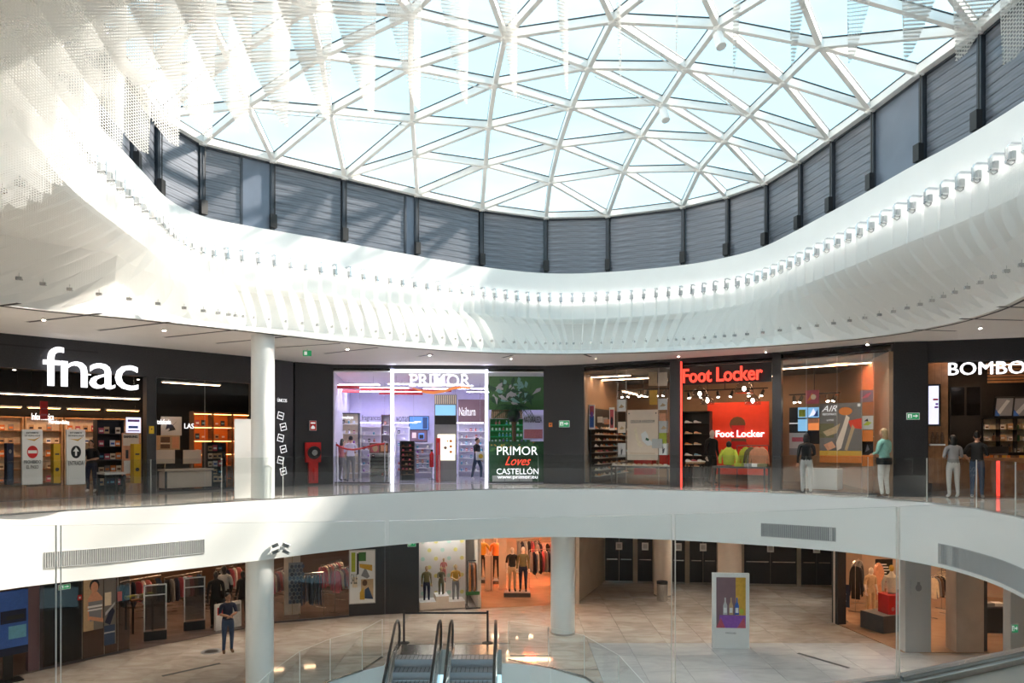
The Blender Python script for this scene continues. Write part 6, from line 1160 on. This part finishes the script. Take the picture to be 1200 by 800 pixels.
T = thing('torso_form', 'cream topped torso mannequin with a golden head on the red box', 'torso form', (p.x + .22, p.y - .1, FLZ + 1.18), R_(-10)); b = MB(); b.tube([(0, 0, .06), (0, 0, .3), (0, 0, .55), (0, 0, .66), (0, 0, .74)], [.16, .15, .19, .08, .05], 12, 'cream', sq=.65); [b.tube([(s * .17, 0, .56), (s * .27, -.03, .36), (s * .28, -.06, .1)], [.065, .055, .04], 8, 'cream') for s in (-1, 1)]; b.build('top', T, smooth=True); b = MB(); b.ell((0, 0, .84), (.075, .09, .11), 'mustard', 12, 8); b.build('head', T, smooth=True); b = MB(); b.lathe([(.12, 0), (.12, .03), (.03, .06)], 12, 'steel'); b.build('base', T)
p = plinth(1026, 726, .1, .1, .1, 'short dark foot block behind the square plinth'); figure('mannequin', 'mannequin in a pale shirt behind the square dark plinth', 'mannequin', (p.x + .1, p.y + .5, FLZ), R_(10), 1.7, 'tan', 'tan', **mw)
ws('text_panel', 'black wall panel with white text lines in the right clothes shop', Seg((10, 26.5), (18, 26.5)), 1026, 655, 1046, 682, 0, 'black', [('paper', rr(.15, .15 + .12 * k, .85 - .1 * (k % 3), .2 + .12 * k)) for k in range(6)], 'panel')
poster('pillar_notice', 'square glass notice with a dark hand mark on the pale pillar', 'notice', LH, 1068, 680, 1085, 697, -.03, 'lightgrey', [('grey', el(.5, .5, .22, .25)), ('grey', rr(.4, .6, .6, .9))], t=.02)
for px, py, lab in ((1100, 722, 'rack of pale clothes between the two pillars'), (1112, 712, 'rack of dark clothes between the two pillars')):
    p = atz(px, py, LOW); rack(lab, (p.x, p.y, FLZ), R_(30), 1.0, 1.5, 'steel'); rackful('garment on the racks between the two pillars', 'garments between the pillars', (p.x, p.y, FLZ), R_(30), 1.0, 1.5, ['cream', 'grey', 'brown', 'black_cloth'], 6)
p = atz(1168, 742, LOW); T = thing('display_bench', 'black display bench with folded clothes beside the pale side panel', 'bench', (p.x, p.y + .35, FLZ), 0); b = MB(); b.box(-.65, .65, -.35, .35, 0, .8, 'black'); b.build('body', T); b = MB(); b.box(-.67, .67, -.37, .37, .8, .84, 'plinth'); b.build('top', T)
for k in range(4): tag(obj('folded_clothes', fold[k % 4], None, (p.x - .45 + .3 * k, p.y + .2, FLZ + .842), 0), 'folded garment on the black display bench', 'folded clothes', 'folded garments on the black bench')
for px, py, L in ((1010, 715, 1.6), (1045, 735, 1.4), (1105, 745, 1.4), (1105, 715, 1.6), (1175, 750, 1.4)):
    p = atz(px, py, LOW); lamp('light_strip', 'warm ceiling light strip in the right clothes shop', 'lamp_warm', (p.x, p.y + .4, LCEIL - .1), .3, L, .2, group='ceiling light strips in the right clothes shop')
mat('fill_low', (1, .9, .78), .5, emit=2300); dl = MB(); dl.lathe([(.03, -.009), (.03, -.006)], 14, 'fill_low'); DLM = dl.data('lens')  # lamps added in the unseen ceiling to brighten the lower floor
for x, y in ((-9.5, 20.2), (-6, 22.3), (-2, 23.6), (1.6, 23.8), (5, 24), (7.5, 22.5), (9.6, 20), (7, 27), (11, 26.5), (8.8, 24.5), (6.2, 21.3), (-7.6, 20.6), (-4, 22.2), (.2, 22.6), (3.4, 22), (-11, 17.5), (10.4, 18.3)):
    T = thing('fill_downlight', 'small round lamp added in the unseen lower ceiling to brighten the floor', 'fill_downlight', (x, y, LCEIL), 0, 'lamps added over the lower concourse'); obj('rim', DLR, T); obj('lens', DLM, T)
